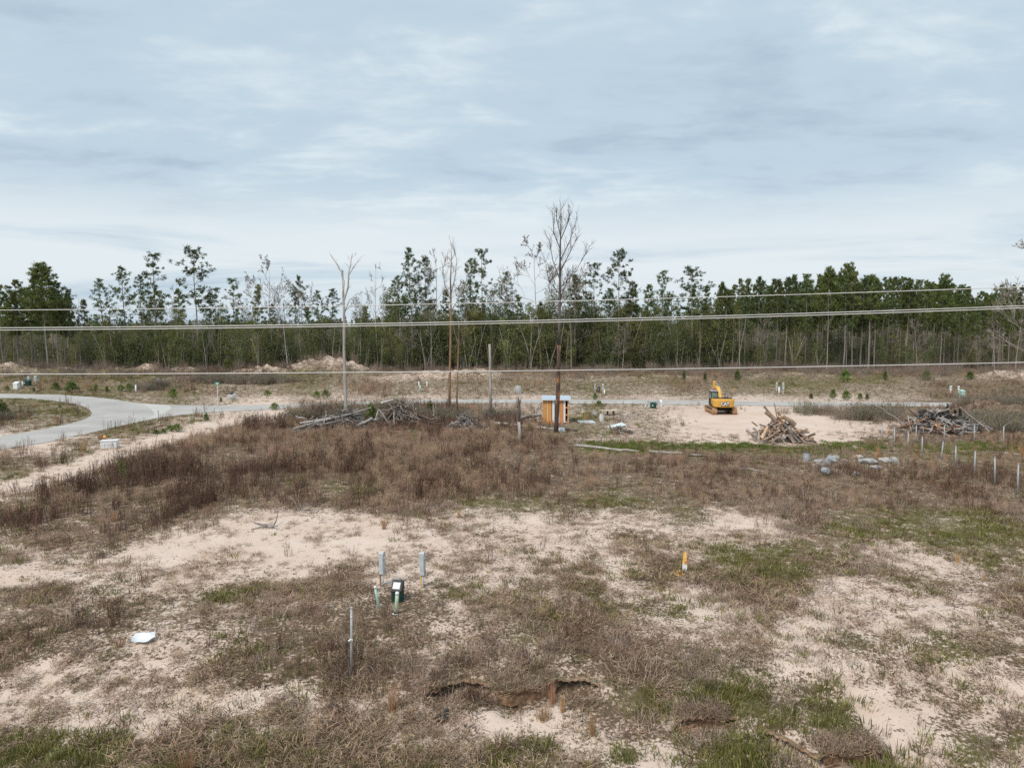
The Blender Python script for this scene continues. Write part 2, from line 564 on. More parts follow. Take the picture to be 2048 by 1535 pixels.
M_GROUND = ground_mat()
mat('asphalt', (.37, .352, .33), (.465, .445, .42), scale=.22, rough=.9, vary=0, detail=11, bump=.15, spread=(.34, .6), third=(.57, .54, .505))
mat('concrete', (.49, .475, .45), (.56, .54, .515), scale=.9, rough=.85, vary=0, detail=8)
mat('turf_lip', (.12, .095, .06), (.26, .21, .14), scale=9, rough=.95, vary=.05, bump=.6)
mat('clay_bank', (.17, .098, .058), (.36, .225, .145), scale=7, rough=.95, vary=.05, bump=.6, third=(.40, .28, .20))
mat('clod', (.42, .32, .25), (.26, .19, .14), scale=3, rough=.95, vary=.4)
mat('pale_concrete', (.27, .265, .25), (.48, .475, .455), scale=2.5, rough=.8, vary=.05)
mat('rock_gray', (.28, .26, .25), (.48, .46, .45), scale=3.5, rough=.9, vary=.2)
mat('galvanised', (.32, .335, .35), (.42, .435, .45), scale=4, rough=.55, metal=.25, vary=.06)
mat('wire_metal', (.60, .585, .575), (.68, .665, .65), scale=1, rough=.5, metal=.2, vary=.05)
mat('meter_gray', (.44, .47, .48), (.53, .56, .57), scale=4, rough=.5, vary=.06)
mat('cedar', (.28, .11, .045), (.40, .18, .075), scale=6, rough=.8, stretch=(4, 4, .6), vary=.25)
mat('yellow_wood', (.50, .33, .12), (.60, .43, .19), scale=6, rough=.8, stretch=(4, 4, .6), vary=.05)
mat('utility_green', (.012, .045, .035), (.02, .065, .05), scale=5, rough=.5, vary=.1)
mat('utility_green_dark', (.028, .032, .032), (.045, .05, .05), scale=5, rough=.5, vary=.1)
mat('white_plastic', (.78, .79, .79), (.66, .67, .67), scale=5, rough=.6, vary=.05, spread=(.5, .8))
mat('teal_plastic', (.22, .44, .36), (.50, .62, .55), scale=9, rough=.6, stretch=(1, 1, .25), vary=.05)
mat('sage_plastic', (.42, .50, .36), (.60, .63, .50), scale=9, rough=.6, stretch=(1, 1, .25), vary=.05)
mat('black_plastic', (.012, .014, .016), (.03, .033, .038), scale=6, rough=.35, vary=.05, spec=.5)
mat('orange_plastic', (.80, .42, .09), (.84, .60, .25), scale=6, rough=.5, vary=.05)
mat('red_plastic', (.62, .05, .02), (.72, .10, .04), scale=6, rough=.5, vary=.05)
mat('sign_green', (.01, .19, .11), (.015, .24, .14), scale=5, rough=.4, vary=.0)
mat('cat_yellow', (.62, .345, .065), (.53, .29, .065), scale=2.6, rough=.6, vary=0, spread=(.42, .66), third=(.45, .29, .14))
mat('cat_yellow_pale', (.74, .47, .11), (.66, .39, .07), scale=2.0, rough=.55, vary=0)
mat('track_clay', (.50, .31, .17), (.36, .21, .12), scale=5, rough=.9, vary=.1, third=(.20, .12, .08))
mat('dark_steel', (.022, .022, .024), (.05, .045, .042), scale=4, rough=.5, vary=.1)
mat('chrome', (.55, .55, .56), (.65, .65, .66), scale=2, rough=.25, metal=.8, vary=0)
mat('cab_glass', (.10, .15, .14), (.20, .27, .25), scale=2, rough=.12, vary=0, spec=.8)
mat('red_rag', (.36, .10, .11), (.50, .22, .22), scale=5, rough=.9, vary=0)
mat('osb', (.54, .235, .06), (.62, .33, .12), scale=7, rough=.8, vary=.06, third=(.38, .16, .05))
mat('cedar_siding', (.58, .23, .075), (.68, .32, .13), scale=5, rough=.8, stretch=(6, 6, .5), vary=.06)
mat('white_paint', (.74, .75, .76), (.60, .62, .64), scale=3, rough=.6, vary=.03, spread=(.5, .85))
mat('pale_timber', (.60, .50, .36), (.72, .63, .49), scale=5, rough=.8, stretch=(5, 5, .6), vary=.08)
mat('roof_metal', (.50, .58, .68), (.66, .72, .79), scale=2, rough=.35, metal=.3, vary=0)
mat('tin_sheet', (.62, .68, .70), (.76, .80, .81), scale=2, rough=.4, metal=.15, vary=.06)
mat('white_sheet', (.76, .78, .79), (.66, .68, .70), scale=3, rough=.5, vary=0)
mat('bark_gray', (.40, .36, .33), (.26, .23, .21), scale=3.5, rough=.95, stretch=(2, 2, .35), vary=.18)
mat('bark_pale', (.50, .46, .43), (.36, .33, .31), scale=3.5, rough=.95, stretch=(2, 2, .35), vary=.12)
mat('bark_pine', (.17, .145, .13), (.29, .25, .225), scale=3.0, rough=.95, stretch=(2, 2, .3), vary=.25)
mat('bark_dark', (.07, .058, .052), (.15, .125, .11), scale=3.0, rough=.95, stretch=(2, 2, .3), vary=.2)
mat('bark_peeled', (.10, .075, .06), (.36, .22, .13), scale=1.1, rough=.95, stretch=(1.5, 1.5, .22), vary=.05, third=(.46, .30, .19))
mat('bark_orange', (.085, .055, .045), (.36, .17, .08), scale=1.3, rough=.95, stretch=(1.5, 1.5, .55), vary=.05, spread=(.50, .60), third=(.48, .30, .19))
mat('snag_pale', (.30, .265, .24), (.50, .455, .42), scale=2.0, rough=.95, stretch=(1.5, 1.5, .25), vary=.05)
mat('twig_gray', (.29, .25, .225), (.19, .16, .145), scale=2, rough=.95, vary=.22)
mat('twig_brown', (.20, .15, .12), (.31, .24, .195), scale=1, rough=.95, vary=.3)
mat('wood_tan', (.38, .28, .21), (.25, .18, .138), scale=3, rough=.95, stretch=(1, 1, 1), vary=.35, third=(.13, .095, .075))
mat('wood_cut', (.62, .44, .30), (.52, .35, .22), scale=5, rough=.9, vary=.15)
mat('wood_gray', (.36, .325, .30), (.22, .19, .172), scale=3, rough=.95, vary=.3)
mat('wood_orange', (.36, .215, .135), (.24, .14, .09), scale=3, rough=.95, vary=.25)
mat('wood_char', (.018, .017, .018), (.05, .046, .045), scale=4, rough=.8, vary=.3, third=(.16, .155, .155))
mat('wood_ash', (.46, .43, .41), (.27, .25, .235), scale=5, rough=.95, vary=.25)

leafmat('needles_dark', (.055, .080, .038), (.185, .228, .092), scale=.9, vary=.28, trans=.38)
leafmat('needles_mid', (.078, .106, .034), (.27, .305, .108), scale=.7, vary=.25, trans=.38)
leafmat('needles_young', (.075, .130, .024), (.25, .33, .080), scale=1.5, vary=.25)
leafmat('leaves_olive', (.106, .118, .042), (.315, .315, .125), scale=.6, vary=.3, hue=.03, trans=.35)
leafmat('leaves_dark', (.068, .086, .038), (.215, .236, .102), scale=.6, vary=.3, hue=.03, trans=.35)
leafmat('leaves_yellow', (.10, .105, .022), (.23, .215, .065), scale=.8, vary=.25)
leafmat('leaves_brown', (.14, .095, .062), (.26, .185, .12), scale=.8, vary=.25)
leafmat('dead_low', (.110, .070, .043), (.48, .345, .232), scale=2, vary=.38, trans=.1)
leafmat('grass_green', (.105, .108, .030), (.31, .285, .100), scale=2, vary=.32, trans=.2, hue=.03)
leafmat('grass_bright', (.085, .125, .022), (.205, .245, .065), scale=2, vary=.25, trans=.2)
leafmat('weed_dark', (.062, .036, .026), (.265, .165, .118), scale=2, vary=.4, trans=0, hue=.015)
leafmat('grass_tan', (.32, .21, .140), (.63, .455, .325), scale=2, vary=.28, trans=.15)
leafmat('grass_orange', (.38, .205, .105), (.60, .37, .21), scale=2, vary=.22, trans=.15)
leafmat('tangle_gray', (.21, .150, .115), (.50, .395, .32), scale=2, vary=.28, trans=.1)
M = MATS

# ------------------------------------------------------------------ mesh building
class MB:
    def __init__(s):
        s.v = []; s.f = []; s.mi = []

    def add(s, vs, fs, mi=0):
        o = len(s.v)
        s.v.extend(tuple(p) for p in vs)
        s.f.extend(tuple(i + o for i in f) for f in fs)
        s.mi.extend([mi] * len(fs))

    def tube(s, pts, rad, n=6, mi=0, cap=True):
        pts = [Vector(p) for p in pts]
        m = len(pts)
        if not hasattr(rad, '__len__'):
            rad = [rad] * m
        vs = []
        ref = None
        for i, p in enumerate(pts):
            d = (pts[min(i + 1, m - 1)] - pts[max(i - 1, 0)])
            if d.length < 1e-9:
                d = Vector((0, 0, 1))
            d.normalize()
            if ref is None:
                ref = Vector((0, 1, 0)) if abs(d.z) > .8 else Vector((0, 0, 1))
            a = d.cross(ref)
            if a.length < 1e-4:
                a = d.cross(Vector((1, 0, 0)))
            a.normalize(); b = d.cross(a)
            for k in range(n):
                t = 2 * math.pi * k / n
                vs.append(p + (a * math.cos(t) + b * math.sin(t)) * rad[i])
        fs = []
        for i in range(m - 1):
            for k in range(n):
                k2 = (k + 1) % n
                fs.append((i * n + k, i * n + k2, (i + 1) * n + k2, (i + 1) * n + k))
        if cap:
            fs.append(tuple(reversed(range(n)))); fs.append(tuple((m - 1) * n + k for k in range(n)))
        s.add(vs, fs, mi)

    def box(s, c, size, rot=None, mi=0, taper=1.0):
        x, y, z = size[0] / 2, size[1] / 2, size[2] / 2
        vs = [Vector((sx * x * (taper if sz > 0 else 1), sy * y * (taper if sz > 0 else 1), sz * z)) for sz in (-1, 1) for sy in (-1, 1) for sx in (-1, 1)]
        if rot is not None:
            q = Euler(rot).to_matrix()
            vs = [q @ v for v in vs]
        c = Vector(c)
        s.add([v + c for v in vs], [(0, 2, 3, 1), (4, 5, 7, 6), (0, 1, 5, 4), (2, 6, 7, 3), (0, 4, 6, 2), (1, 3, 7, 5)], mi)

    def tri(s, a, b, c, mi=0):
        s.add([a, b, c], [(0, 1, 2)], mi)

    def prism(s, prof, x0, x1, mi=0):
        """profile in (y,z), extruded along x"""
        n = len(prof)
        vs = [(x0, y, z) for y, z in prof] + [(x1, y, z) for y, z in prof]
        fs = [tuple(range(n)), tuple(reversed(range(n, 2 * n)))]
        fs += [(i, n + i, n + (i + 1) % n, (i + 1) % n) for i in range(n)]
        s.add(vs, fs, mi)

    def mesh(s, name, mats, smooth=False):
        me = bpy.data.meshes.new(name)
        me.from_pydata([tuple(v) for v in s.v], [], s.f)
        for m in (mats if isinstance(mats, (list, tuple)) else [mats]):
            me.materials.append(m)
        if any(s.mi):
            me.polygons.foreach_set('material_index', s.mi)
        if smooth:
            me.polygons.foreach_set('use_smooth', [True] * len(me.polygons))
        me.update()
        return me

    def obj(s, name, mats, parent=None, smooth=False, bevel=0):
        me = s.mesh(name, mats, smooth)
        if bevel:
            bm = bmesh.new(); bm.from_mesh(me)
            bmesh.ops.recalc_face_normals(bm, faces=bm.faces)
            bmesh.ops.bevel(bm, geom=list(bm.edges), offset=bevel, segments=2, affect='EDGES', clamp_overlap=True)
            bm.to_mesh(me); bm.free()
        return put(name, me, parent)


def put(name, me, parent=None):
    o = bpy.data.objects.new(name, me)
    COL.objects.link(o)
    if parent is not None:
        o.parent = parent
    return o


def tag(o, label=None, cat=None, group=None, kind=None):
    if label: o['label'] = label
    if cat: o['category'] = cat
    if group: o['group'] = group
    if kind: o['kind'] = kind
    return o


def thing(name, loc, label, cat, rz=0.0, group=None, scale=1.0):
    o = bpy.data.objects.new(name, None)
    o.empty_display_size = .2
    COL.objects.link(o)
    o.location = loc
    o.rotation_euler = (0, 0, rz)
    o.scale = (scale,) * 3
    return tag(o, label, cat, group)


def copy_tree(src, parent=None):
    c = src.copy(); COL.objects.link(c)
    if parent is not None:
        c.parent = parent
    for ch in src.children:
        copy_tree(ch, c)
    return c

# ------------------------------------------------------------------ ground, roads
def build_ground():
    ys = [-3000, -600, -150, -40, -10, 0, 5, 9]
    y = 11.0
    while y < 175:
        ys.append(y)
        y += y * (.0052 if y < 27 else .0085 if y < 50 else .0085)
    ys += [178, 185, 195, 210, 240, 300, 400, 600, 900, 1400, 2200, 3500, 6000]
    ys = np.array(ys)
    u = np.linspace(-1, 1, 421)
    rows_x = []
    for yv in ys:
        w = max(14.0, .80 * abs(yv) + 6) if yv > 0 else 14.0
        inner = u * w
        o = np.array([w * 1.3, w * 1.8 + 10, w * 3 + 60, w * 4 + 700, w * 4 + 6000])
        rows_x.append(np.concatenate([-o[::-1], inner, o]))
    X = np.array(rows_x); Y = np.repeat(ys[:, None], X.shape[1], 1)
    Z = H(X.ravel(), Y.ravel()).reshape(X.shape)
    far = sstep(250, 600, np.hypot(X, Y))
    Z = Z * (1 - far)
    nr, nc = X.shape
    co = np.stack([X.ravel(), Y.ravel(), Z.ravel()], 1)
    idx = np.arange(nr * nc).reshape(nr, nc)
    q = np.stack([idx[:-1, :-1].ravel(), idx[:-1, 1:].ravel(), idx[1:, 1:].ravel(), idx[1:, :-1].ravel()], 1)
    me = bpy.data.meshes.new('ground')
    me.vertices.add(len(co)); me.vertices.foreach_set('co', co.ravel())
    me.loops.add(q.size); me.loops.foreach_set('vertex_index', q.ravel().astype(np.int32))
    me.polygons.add(len(q)); me.polygons.foreach_set('loop_start', (np.arange(len(q)) * 4).astype(np.int32))
    me.polygons.foreach_set('use_smooth', np.ones(len(q), bool))
    me.update(calc_edges=True)
    me.validate()
    cv = cover(co[:, 0], co[:, 1])
    sand = cv[:, 0].copy(); green = np.clip(cv[:, 2], 0, 1)
    md = np.zeros(len(co)); cut = np.zeros(len(co))
    for cx, cy, rx, ry, mh in MW:
        if cy > 100:
            qd = ((co[:, 0] - cx) / rx) ** 2 + ((co[:, 1] - cy) / ry) ** 2
            md = np.maximum(md, np.exp(-qd * 1.1) * min(1, mh / 1.2))
    sand = sand * (1 - md) + .55 * md; green *= (1 - md)
    for line, dep in SCARPS:
        xs = np.array([p[0] for p in line]); yl = np.array([p[1] for p in line])
        wob = .18 * fbm(co[:, 0] * 2.5, co[:, 1] * 0 + 3, 77, 3)
        d = co[:, 1] - np.interp(co[:, 0], xs, yl) - wob
        win = sstep(xs[0], xs[0] + .5, co[:, 0]) * (1 - sstep(xs[-1] - .4, xs[-1], co[:, 0]))
        k = win * sstep(.02, -.03, d) * (1 - sstep(-.12, -.28, d)) * sstep(.3, .55, vnoise(co[:, 0] * 1.4, co[:, 1] * 0, 91))
        cut = np.maximum(cut, k)  # band below the bank edge where shade is painted into the soil
    sand = np.maximum(sand, cut * 1.1)
    gd = poly_dist(co[:, 0], co[:, 1], GULLY)
    sand = np.maximum(sand, 1.0 * np.exp(-(gd / .5) ** 2))
    far_v = sstep(101, 108, co[:, 1])            # verge beyond the road is mostly thatch
    sand = sand * (1 - .42 * far_v * (1 - md)); green = np.clip(green + .25 * far_v * (1 - md), 0, 1)
    woods = sstep(150, 165, co[:, 1])
    sand = sand * (1 - woods) + .05 * woods
    for nm, arr in (('sand', sand), ('green', green), ('cut', cut)):
        a = me.attributes.new(nm, 'FLOAT', 'POINT')
        a.data.foreach_set('value', arr.astype(np.float32))
    me.materials.append(M_GROUND)
    o = put('ground', me)
    tag(o, 'sandy cleared lot with patches of dead weeds and grass', None, None, 'structure')


def sheet(name, poly, z, m, thick=.0):
    bm = bmesh.new()
    vs = [bm.verts.new((x, y, z)) for x, y in poly]
    f = bm.faces.new(vs)
    if f.normal.z < 0:
        f.normal_flip()
    bm.normal_update()
    bmesh.ops.triangulate(bm, faces=bm.faces[:], ngon_method='BEAUTY')
    me = bpy.data.meshes.new(name)
    bm.to_mesh(me); bm.free()
    me.materials.append(m)
    return put(name, me)


build_ground()
tag(sheet('road', ROAD, .012, M['asphalt']), 'grey paved road sweeping in from left and crossing behind the lot', None, None, 'structure')
APRON = wl([(272, 805.8), (298, 808.2), (322, 809.3), (338, 810.0), (343, 816), (330, 826), (318, 834), (306, 836.5), (309, 826), (300, 816), (288, 810)])
tag(sheet('road_apron', APRON, .018, M['concrete']), 'pale concrete strip where the two roads join', None, None, 'structure')

FRINGE = []


def soil_bank(line, dep, seed):
    """undercut raw earth edge: turf lip hanging over a hollow"""
    r = np.random.default_rng(seed)
    xs = np.array([p[0] for p in line]); yl = np.array([p[1] for p in line])
    n = int((xs[-1] - xs[0]) / .05)
    xx = np.linspace(xs[0] + .12, xs[-1] - .12, n)
    wob = .18 * fbm(xx * 2.5, xx * 0 + 3, 77, 3)
    y0 = np.interp(xx, xs, yl) + wob
    k = sstep(0, 12, np.arange(n)) * sstep(0, 12, np.arange(n)[::-1]) * sstep(.28, .5, vnoise(xx * 1.1 + seed, xx * 0, seed + 3))
    g = H(xx, y0 + .5)
    amp = dep * k * (.35 + .8 * vnoise(xx * 1.3, xx * 0, seed))
    lip = .02 + .13 * vnoise(xx * 4.1, xx * 0 + 4, seed + 1) * k
    lump = .05 * (vnoise(xx * 9, xx * 0, seed + 6) - .5) + .05 * (vnoise(xx * 4, xx * 0, seed + 7) - .5)
    prof = [(.55, -.06, 0), (.26, .015, 0), (0.0, .035, 0), (-1, .02, 0), (-.85, -.045, .06), (.03, -.07, .18), (.13, -.05, .42), (.10, .02, .75), (.03, .0, 1.0), (.0, -.2, 1.2)]
    vs = []; m = len(prof)
    for i in range(n):
        for j, (a, b, c) in enumerate(prof):
            d = a * lip[i] if a <= -.5 else a
            jit = .05 * (r.random() - .5) if 2 < j < 9 else .02 * (r.random() - .5)
            b = b + lump[i]
            vs.append((xx[i] + jit, y0[i] + d + jit, g[i] + b * k[i] - .10 * (1 - k[i]) - c * amp[i] + jit))
    fs = [(i * m + j, (i + 1) * m + j, (i + 1) * m + j + 1, i * m + j + 1) for i in range(n - 1) for j in range(m - 1)]
    mb = MB(); mb.add(vs, [tuple(reversed(f)) for f in fs])
    mb.mi = [1 if (q % (m - 1)) < 3 else 0 for q in range(len(fs))]
    for i in range(0, n):
        for _ in range(6):
            if k[i] > .3 and r.random() < .2 + 1.4 * float(vnoise(np.array([xx[i] * 1.9]), np.array([.3]), seed + 9)[0]) - .3:
                FRINGE.append((xx[i] + r.uniform(-.05, .05), y0[i] + r.uniform(-lip[i], .5), g[i] + .02))
    return mb.obj('soil_bank', [M['clay_bank'], M['turf_lip']])


for i, (ln_, dp_) in enumerate(SCARPS):
    tag(soil_bank(ln_, dp_, 5 + i), ['undercut raw earth bank at bottom centre', 'short undercut earth edge left of the larger right bank', 'reddish undercut earth bank at bottom right'][i], None, None, 'structure')

# ------------------------------------------------------------------ plant prototypes (meshes only)
rnd = random.Random(7)


def rv(r, s=1.0):
    while True:
        v = Vector((r.uniform(-1, 1), r.uniform(-1, 1), r.uniform(-1, 1)))
        if .05 < v.length < 1:
            return v.normalized() * s


def wander(r, base, d, L, n, jit):
    pts = [Vector(base)]
    d = Vector(d).normalized()
    for i in range(n):
        d = (d + rv(r, jit)).normalized()
        pts.append(pts[-1] + d * (L / n))
    return pts


def needle_clump(mb, r, c, rad, k, wid, up=.35):
    for _ in range(k):
        d = rv(r); d.z = d.z * .75 + up; d.normalize()
        s = c + rv(r, rad * .35)
        L = rad * r.uniform(.55, 1.05)
        p = d.cross(rv(r))
        if p.length < .05:
            continue
        p = p.normalized() * wid * r.uniform(.6, 1.3)
        mb.tri(s - p, s + p, s + d * L)


def pine(seed, Hh=20.0, cs=.55, width=3.0, n=36, clump=.62, k=20, wid=.075, lean=.0, flat=0.0, wood='bark_pine', leaf='needles_dark', gap=.0):
    r = random.Random(seed)
    tr, cr = MB(), MB()
    pts = []
    x = y = 0
    for i in range(9):
        t = i / 8
        pts.append(Vector((x + lean * t * Hh, y, Hh * t - (.6 if i == 0 else 0))))
        x += r.uniform(-.12, .12) * Hh / 20; y += r.uniform(-.12, .12) * Hh / 20
    r0 = .0105 * Hh * r.uniform(.8, 1.1)
    tr.tube(pts, [r0 * (1 - .86 * (i / 8)) for i in range(9)], 6)

    def at(t):
        f = t * 8; i = min(7, int(f)); return pts[i].lerp(pts[i + 1], f - i)
    az = r.uniform(0, 6)
    for i in range(n):
        t1 = (i + r.random()) / n
        if r.random() < gap:
            continue
        t = cs + (1 - cs) * t1 * .99
        az += 2.4 + r.uniform(-.5, .5)
        prof = ((1 - t1) ** .55 * .85 + .15) * (.45 + .55 * min(1, t1 / .22))
        if flat:
            prof = prof * (1 - flat) + flat * (.35 + .9 * math.sin(math.pi * min(1, .25 + .72 * t1)))
        L = width * prof * r.uniform(.55, 1.1)
        el = -.15 + 1.0 * t1 + r.uniform(-.25, .25)
        d = Vector((math.cos(az) * math.cos(el), math.sin(az) * math.cos(el), math.sin(el)))
        bp = wander(r, at(t), d, L, 4, .22)
        br = max(.018, r0 * .22 * L / width)
        tr.tube(bp, [br, br * .8, br * .6, br * .45, br * .3], 3, cap=False)
        m = max(2, int(2 + L * 1.25))
        for j in range(m):
            s = .38 + .66 * (j + r.random()) / m
            f = min(3.999, s * 4); a = bp[int(f)].lerp(bp[int(f) + 1], f - int(f))
            a = a + rv(r, .16 * L) + Vector((0, 0, .1))
            needle_clump(cr, r, a, clump * r.uniform(.65, 1.2), k, wid)
    needle_clump(cr, r, pts[-1], clump, k * 2, wid, .5)
    for _ in range(int(5 * (cs > .45))):        # dead stubs low on the trunk
        t = r.uniform(.25, cs); a = r.uniform(0, 6.3)
        tr.tube(wander(r, at(t), (math.cos(a), math.sin(a), r.uniform(-.2, .5)), r.uniform(.5, 1.8), 3, .2), [.03, .025, .02, .012], 3, cap=False)
    return (tr.mesh('pine_trunk', M[wood]), cr.mesh('pine_crown', M[leaf]), Hh)


def bare(seed, Hh=18.0, spread=.5, depth=5, wood='bark_gray', twig='twig_gray', r0=None, fork=.35, upright=.6, kids=3, tuft=0):
    """leafless broadleaf: trunk mesh + limbs mesh"""
    r = random.Random(seed)
    tr, br = MB(), MB()
    r0 = r0 or .0095 * Hh
    h1 = Hh * r.uniform(.85, .95)
    pts = wander(r, (0, 0, -.5), (0, 0, 1), h1, 9, .07)
    k = Hh * .98 / max(p.z for p in pts)
    pts = [Vector((p.x, p.y, p.z * k if p.z > 0 else p.z)) for p in pts]
    rads = [r0 * (1 - .88 * i / 9) for i in range(10)]
    tr.tube(pts, rads, 6)

    def grow(p, d, L, rad, lev):
        q = wander(r, p, d, L, 4 if lev < 3 else 2, .20)
        m = len(q)
        rr = [max(.023, rad * (1 - .6 * i / (m - 1))) for i in range(m)]
        br.tube(q, rr, 4 if lev < 2 else 3, cap=False)
        if lev >= depth or L < .35:
            if tuft and r.random() < tuft:
                needle_clump(br, r, q[-1], .28, 5, .07)
            return
        for c in range(kids if lev < depth - 1 else kids + 1):
            t = r.uniform(.35, 1.0); f = min(m - 1.001, t * (m - 1))
            a = q[int(f)].lerp(q[int(f) + 1], f - int(f))
            nd = (q[-1] - q[0]).normalized() + rv(r, .75) + Vector((0, 0, upright * .35))
            grow(a, nd.normalized(), L * r.uniform(.42, .68), rad * .5, lev + 1)

    nl = int(9 + 7 * r.random())
    az = r.uniform(0, 6)
    for i in range(nl):
        t = fork + (1 - fork) * (i + r.random()) / nl
        f = min(8.999, t * 9); a = pts[int(f)].lerp(pts[int(f) + 1], f - int(f))
        az += 2.4 + r.uniform(-.6, .6)
        el = upright * .9 + r.uniform(-.2, .35)
        d = Vector((math.cos(az) * math.cos(el), math.sin(az) * math.cos(el), math.sin(el)))
        L = Hh * spread * (1.05 - .75 * (t - fork) / (1 - fork)) * r.uniform(.6, 1.0)
        grow(a, d, L, max(.02, rads[int(f)] * .45), 2)
    return (tr.mesh('bare_trunk', M[wood]), br.mesh('bare_limbs', M[twig]), Hh)


def leafy(seed, Hh=9.0, Wd=4.0, n=1500, leaf='leaves_olive', size=.24, lobes=9, wood='bark_gray', low=.15):
    r = random.Random(seed)
    tr, cr = MB(), MB()
    for s in range(3):
        tr.tube(wander(r, (r.uniform(-.2, .2), r.uniform(-.2, .2), -.3), (r.uniform(-.25, .25), r.uniform(-.25, .25), 1), Hh * .8, 5, .12),
                [.011 * Hh * (1 - .15 * i) for i in range(6)], 5)
    lb = []
    for i in range(lobes):
        t = (i + r.random()) / lobes
        z = Hh * (low + (.93 - low) * t)
        rr = Wd * .5 * (.35 + .65 * math.sin(math.pi * (.2 + .72 * t)))
        a = r.uniform(0, 6.3)
        lb.append((Vector((math.cos(a) * rr * r.uniform(.15, .75), math.sin(a) * rr * r.uniform(.15, .75), z)), rr * r.uniform(.40, .75)))
    for i in range(n):
        c, q = lb[r.randrange(lobes)]
        d = rv(r)
        p = c + d * q * (r.random() ** .35)
        if p.z < .05:
            continue
        a = rv(r, size * r.uniform(.5, 1.2)); b = a.cross(rv(r))
        if b.length < .01:
            continue
        b = b.normalized() * size * r.uniform(.25, .6)
        cr.add([p - a * .5, p + b * .5, p + a * .5, p - b * .5], [(0, 1, 2, 3)])
    return (tr.mesh('stems', M[wood]), cr.mesh('foliage', M[leaf]), Hh)


def brush(seed, Hh=2.0, Wd=1.6, n=45, m='twig_brown', leafn=0, leaf='leaves_brown', rad=.014):
    r = random.Random(seed); mb = MB()
    for i in range(n):
        a = r.uniform(0, 6.3); q = Wd * .5 * r.random() ** .5
        b = Vector((math.cos(a) * q, math.sin(a) * q, -.05))
        d = Vector((math.cos(a) * .35 * r.random() + r.uniform(-.2, .2), math.sin(a) * .35 * r.random() + r.uniform(-.2, .2), 1))
        L = Hh * r.uniform(.45, 1.0)
        pts = wander(r, b, d, L, 4, .16)
        mb.tube(pts, [rad, rad * .9, rad * .75, rad * .55, rad * .35], 3, cap=False)
        for j in range(5):
            p = pts[r.randrange(1, 5)]
            mb.tube([p, p + (rv(r) + Vector((0, 0, .7))).normalized() * L * r.uniform(.15, .35)], [rad * .6, rad * .3], 3, cap=False)
        for j in range(leafn):
            p = pts[r.randrange(1, 5)] + rv(r, .2)
            u = rv(r, .09); w = rv(r, .05)
            mb.add([p - u, p + w, p + u, p - w], [(0, 1, 2, 3)], 1)
    return mb.mesh('brush', [M[m], M[leaf]])


def sapling(seed, Hh=1.6, Wd=.9, k=14, leaf='needles_young'):
    r = random.Random(seed)
    tr, cr = MB(), MB()
    pts = wander(r, (0, 0, -.1), (0, 0, 1), Hh * .95, 5, .05)
    tr.tube(pts, [.028, .024, .02, .015, .012, .008], 5)
    wh = 6
    for i in range(wh):
        t = .12 + .8 * i / wh
        c = pts[0].lerp(pts[-1], t)
        for j in range(5):
            a = 6.28 * j / 5 + i + r.uniform(-.4, .4)
            L = Wd * .5 * (1.08 - t) * r.uniform(.7, 1.15) + .08
            e = c + Vector((math.cos(a) * L, math.sin(a) * L, L * .55))
            tr.tube([c, e], [.010, .006], 3, cap=False)
            for s in (.5, .8, 1.05):
                needle_clump(cr, r, c.lerp(e, s), .20, k, .022, .45)
    needle_clump(cr, r, pts[-1], .24, k * 2, .022, .8)
    return (tr.mesh('sapling_stem', M['bark_pine']), cr.mesh('sapling_needles', M[leaf]), Hh)


# ground cover prototypes
def blades(seed, n, rad, h0, h1, wid, m, spread=.5, bend=.4):
    r = random.Random(seed); mb = MB()
    for i in range(n):
        a = r.uniform(0, 6.3); q = rad * r.random() ** .6
        b = Vector((math.cos(a) * q, math.sin(a) * q, -.01))
        L = r.uniform(h0, h1)
        d = Vector((math.cos(a) * spread * r.random() + r.uniform(-.15, .15), math.sin(a) * spread * r.random() + r.uniform(-.15, .15), 1)).normalized()
        t = r.uniform(0, 6.3); w = Vector((math.cos(t), math.sin(t), 0)) * wid * .5
        mid = b + d * L * .55
        tip = b + d * L + Vector((d.x, d.y, -.3)) * L * bend * r.random()
        mb.add([b - w, b + w, mid + w * .8, tip, mid - w * .8], [(0, 1, 2, 4), (4, 2, 3)])
    return mb.mesh('tuft', m)


def mat_litter(seed, n, rad, wid, m, h=.05):
    r = random.Random(seed); mb = MB()
    for i in range(n):
        a = r.uniform(0, 6.3); q = rad * r.random() ** .6
        p = Vector((math.cos(a) * q, math.sin(a) * q, r.uniform(.0, h)))
        t = r.uniform(0, 6.3); L = r.uniform(.05, .18)
        d = Vector((math.cos(t), math.sin(t), r.uniform(-.05, .55))) * L
        w = Vector((-math.sin(t), math.cos(t), r.uniform(-.4, .4))) * wid * .5
        mb.add([p - w, p + w, p + d + w * .3, p + d - w * .3], [(0, 1, 2, 3)])
    return mb.mesh('litter', m)


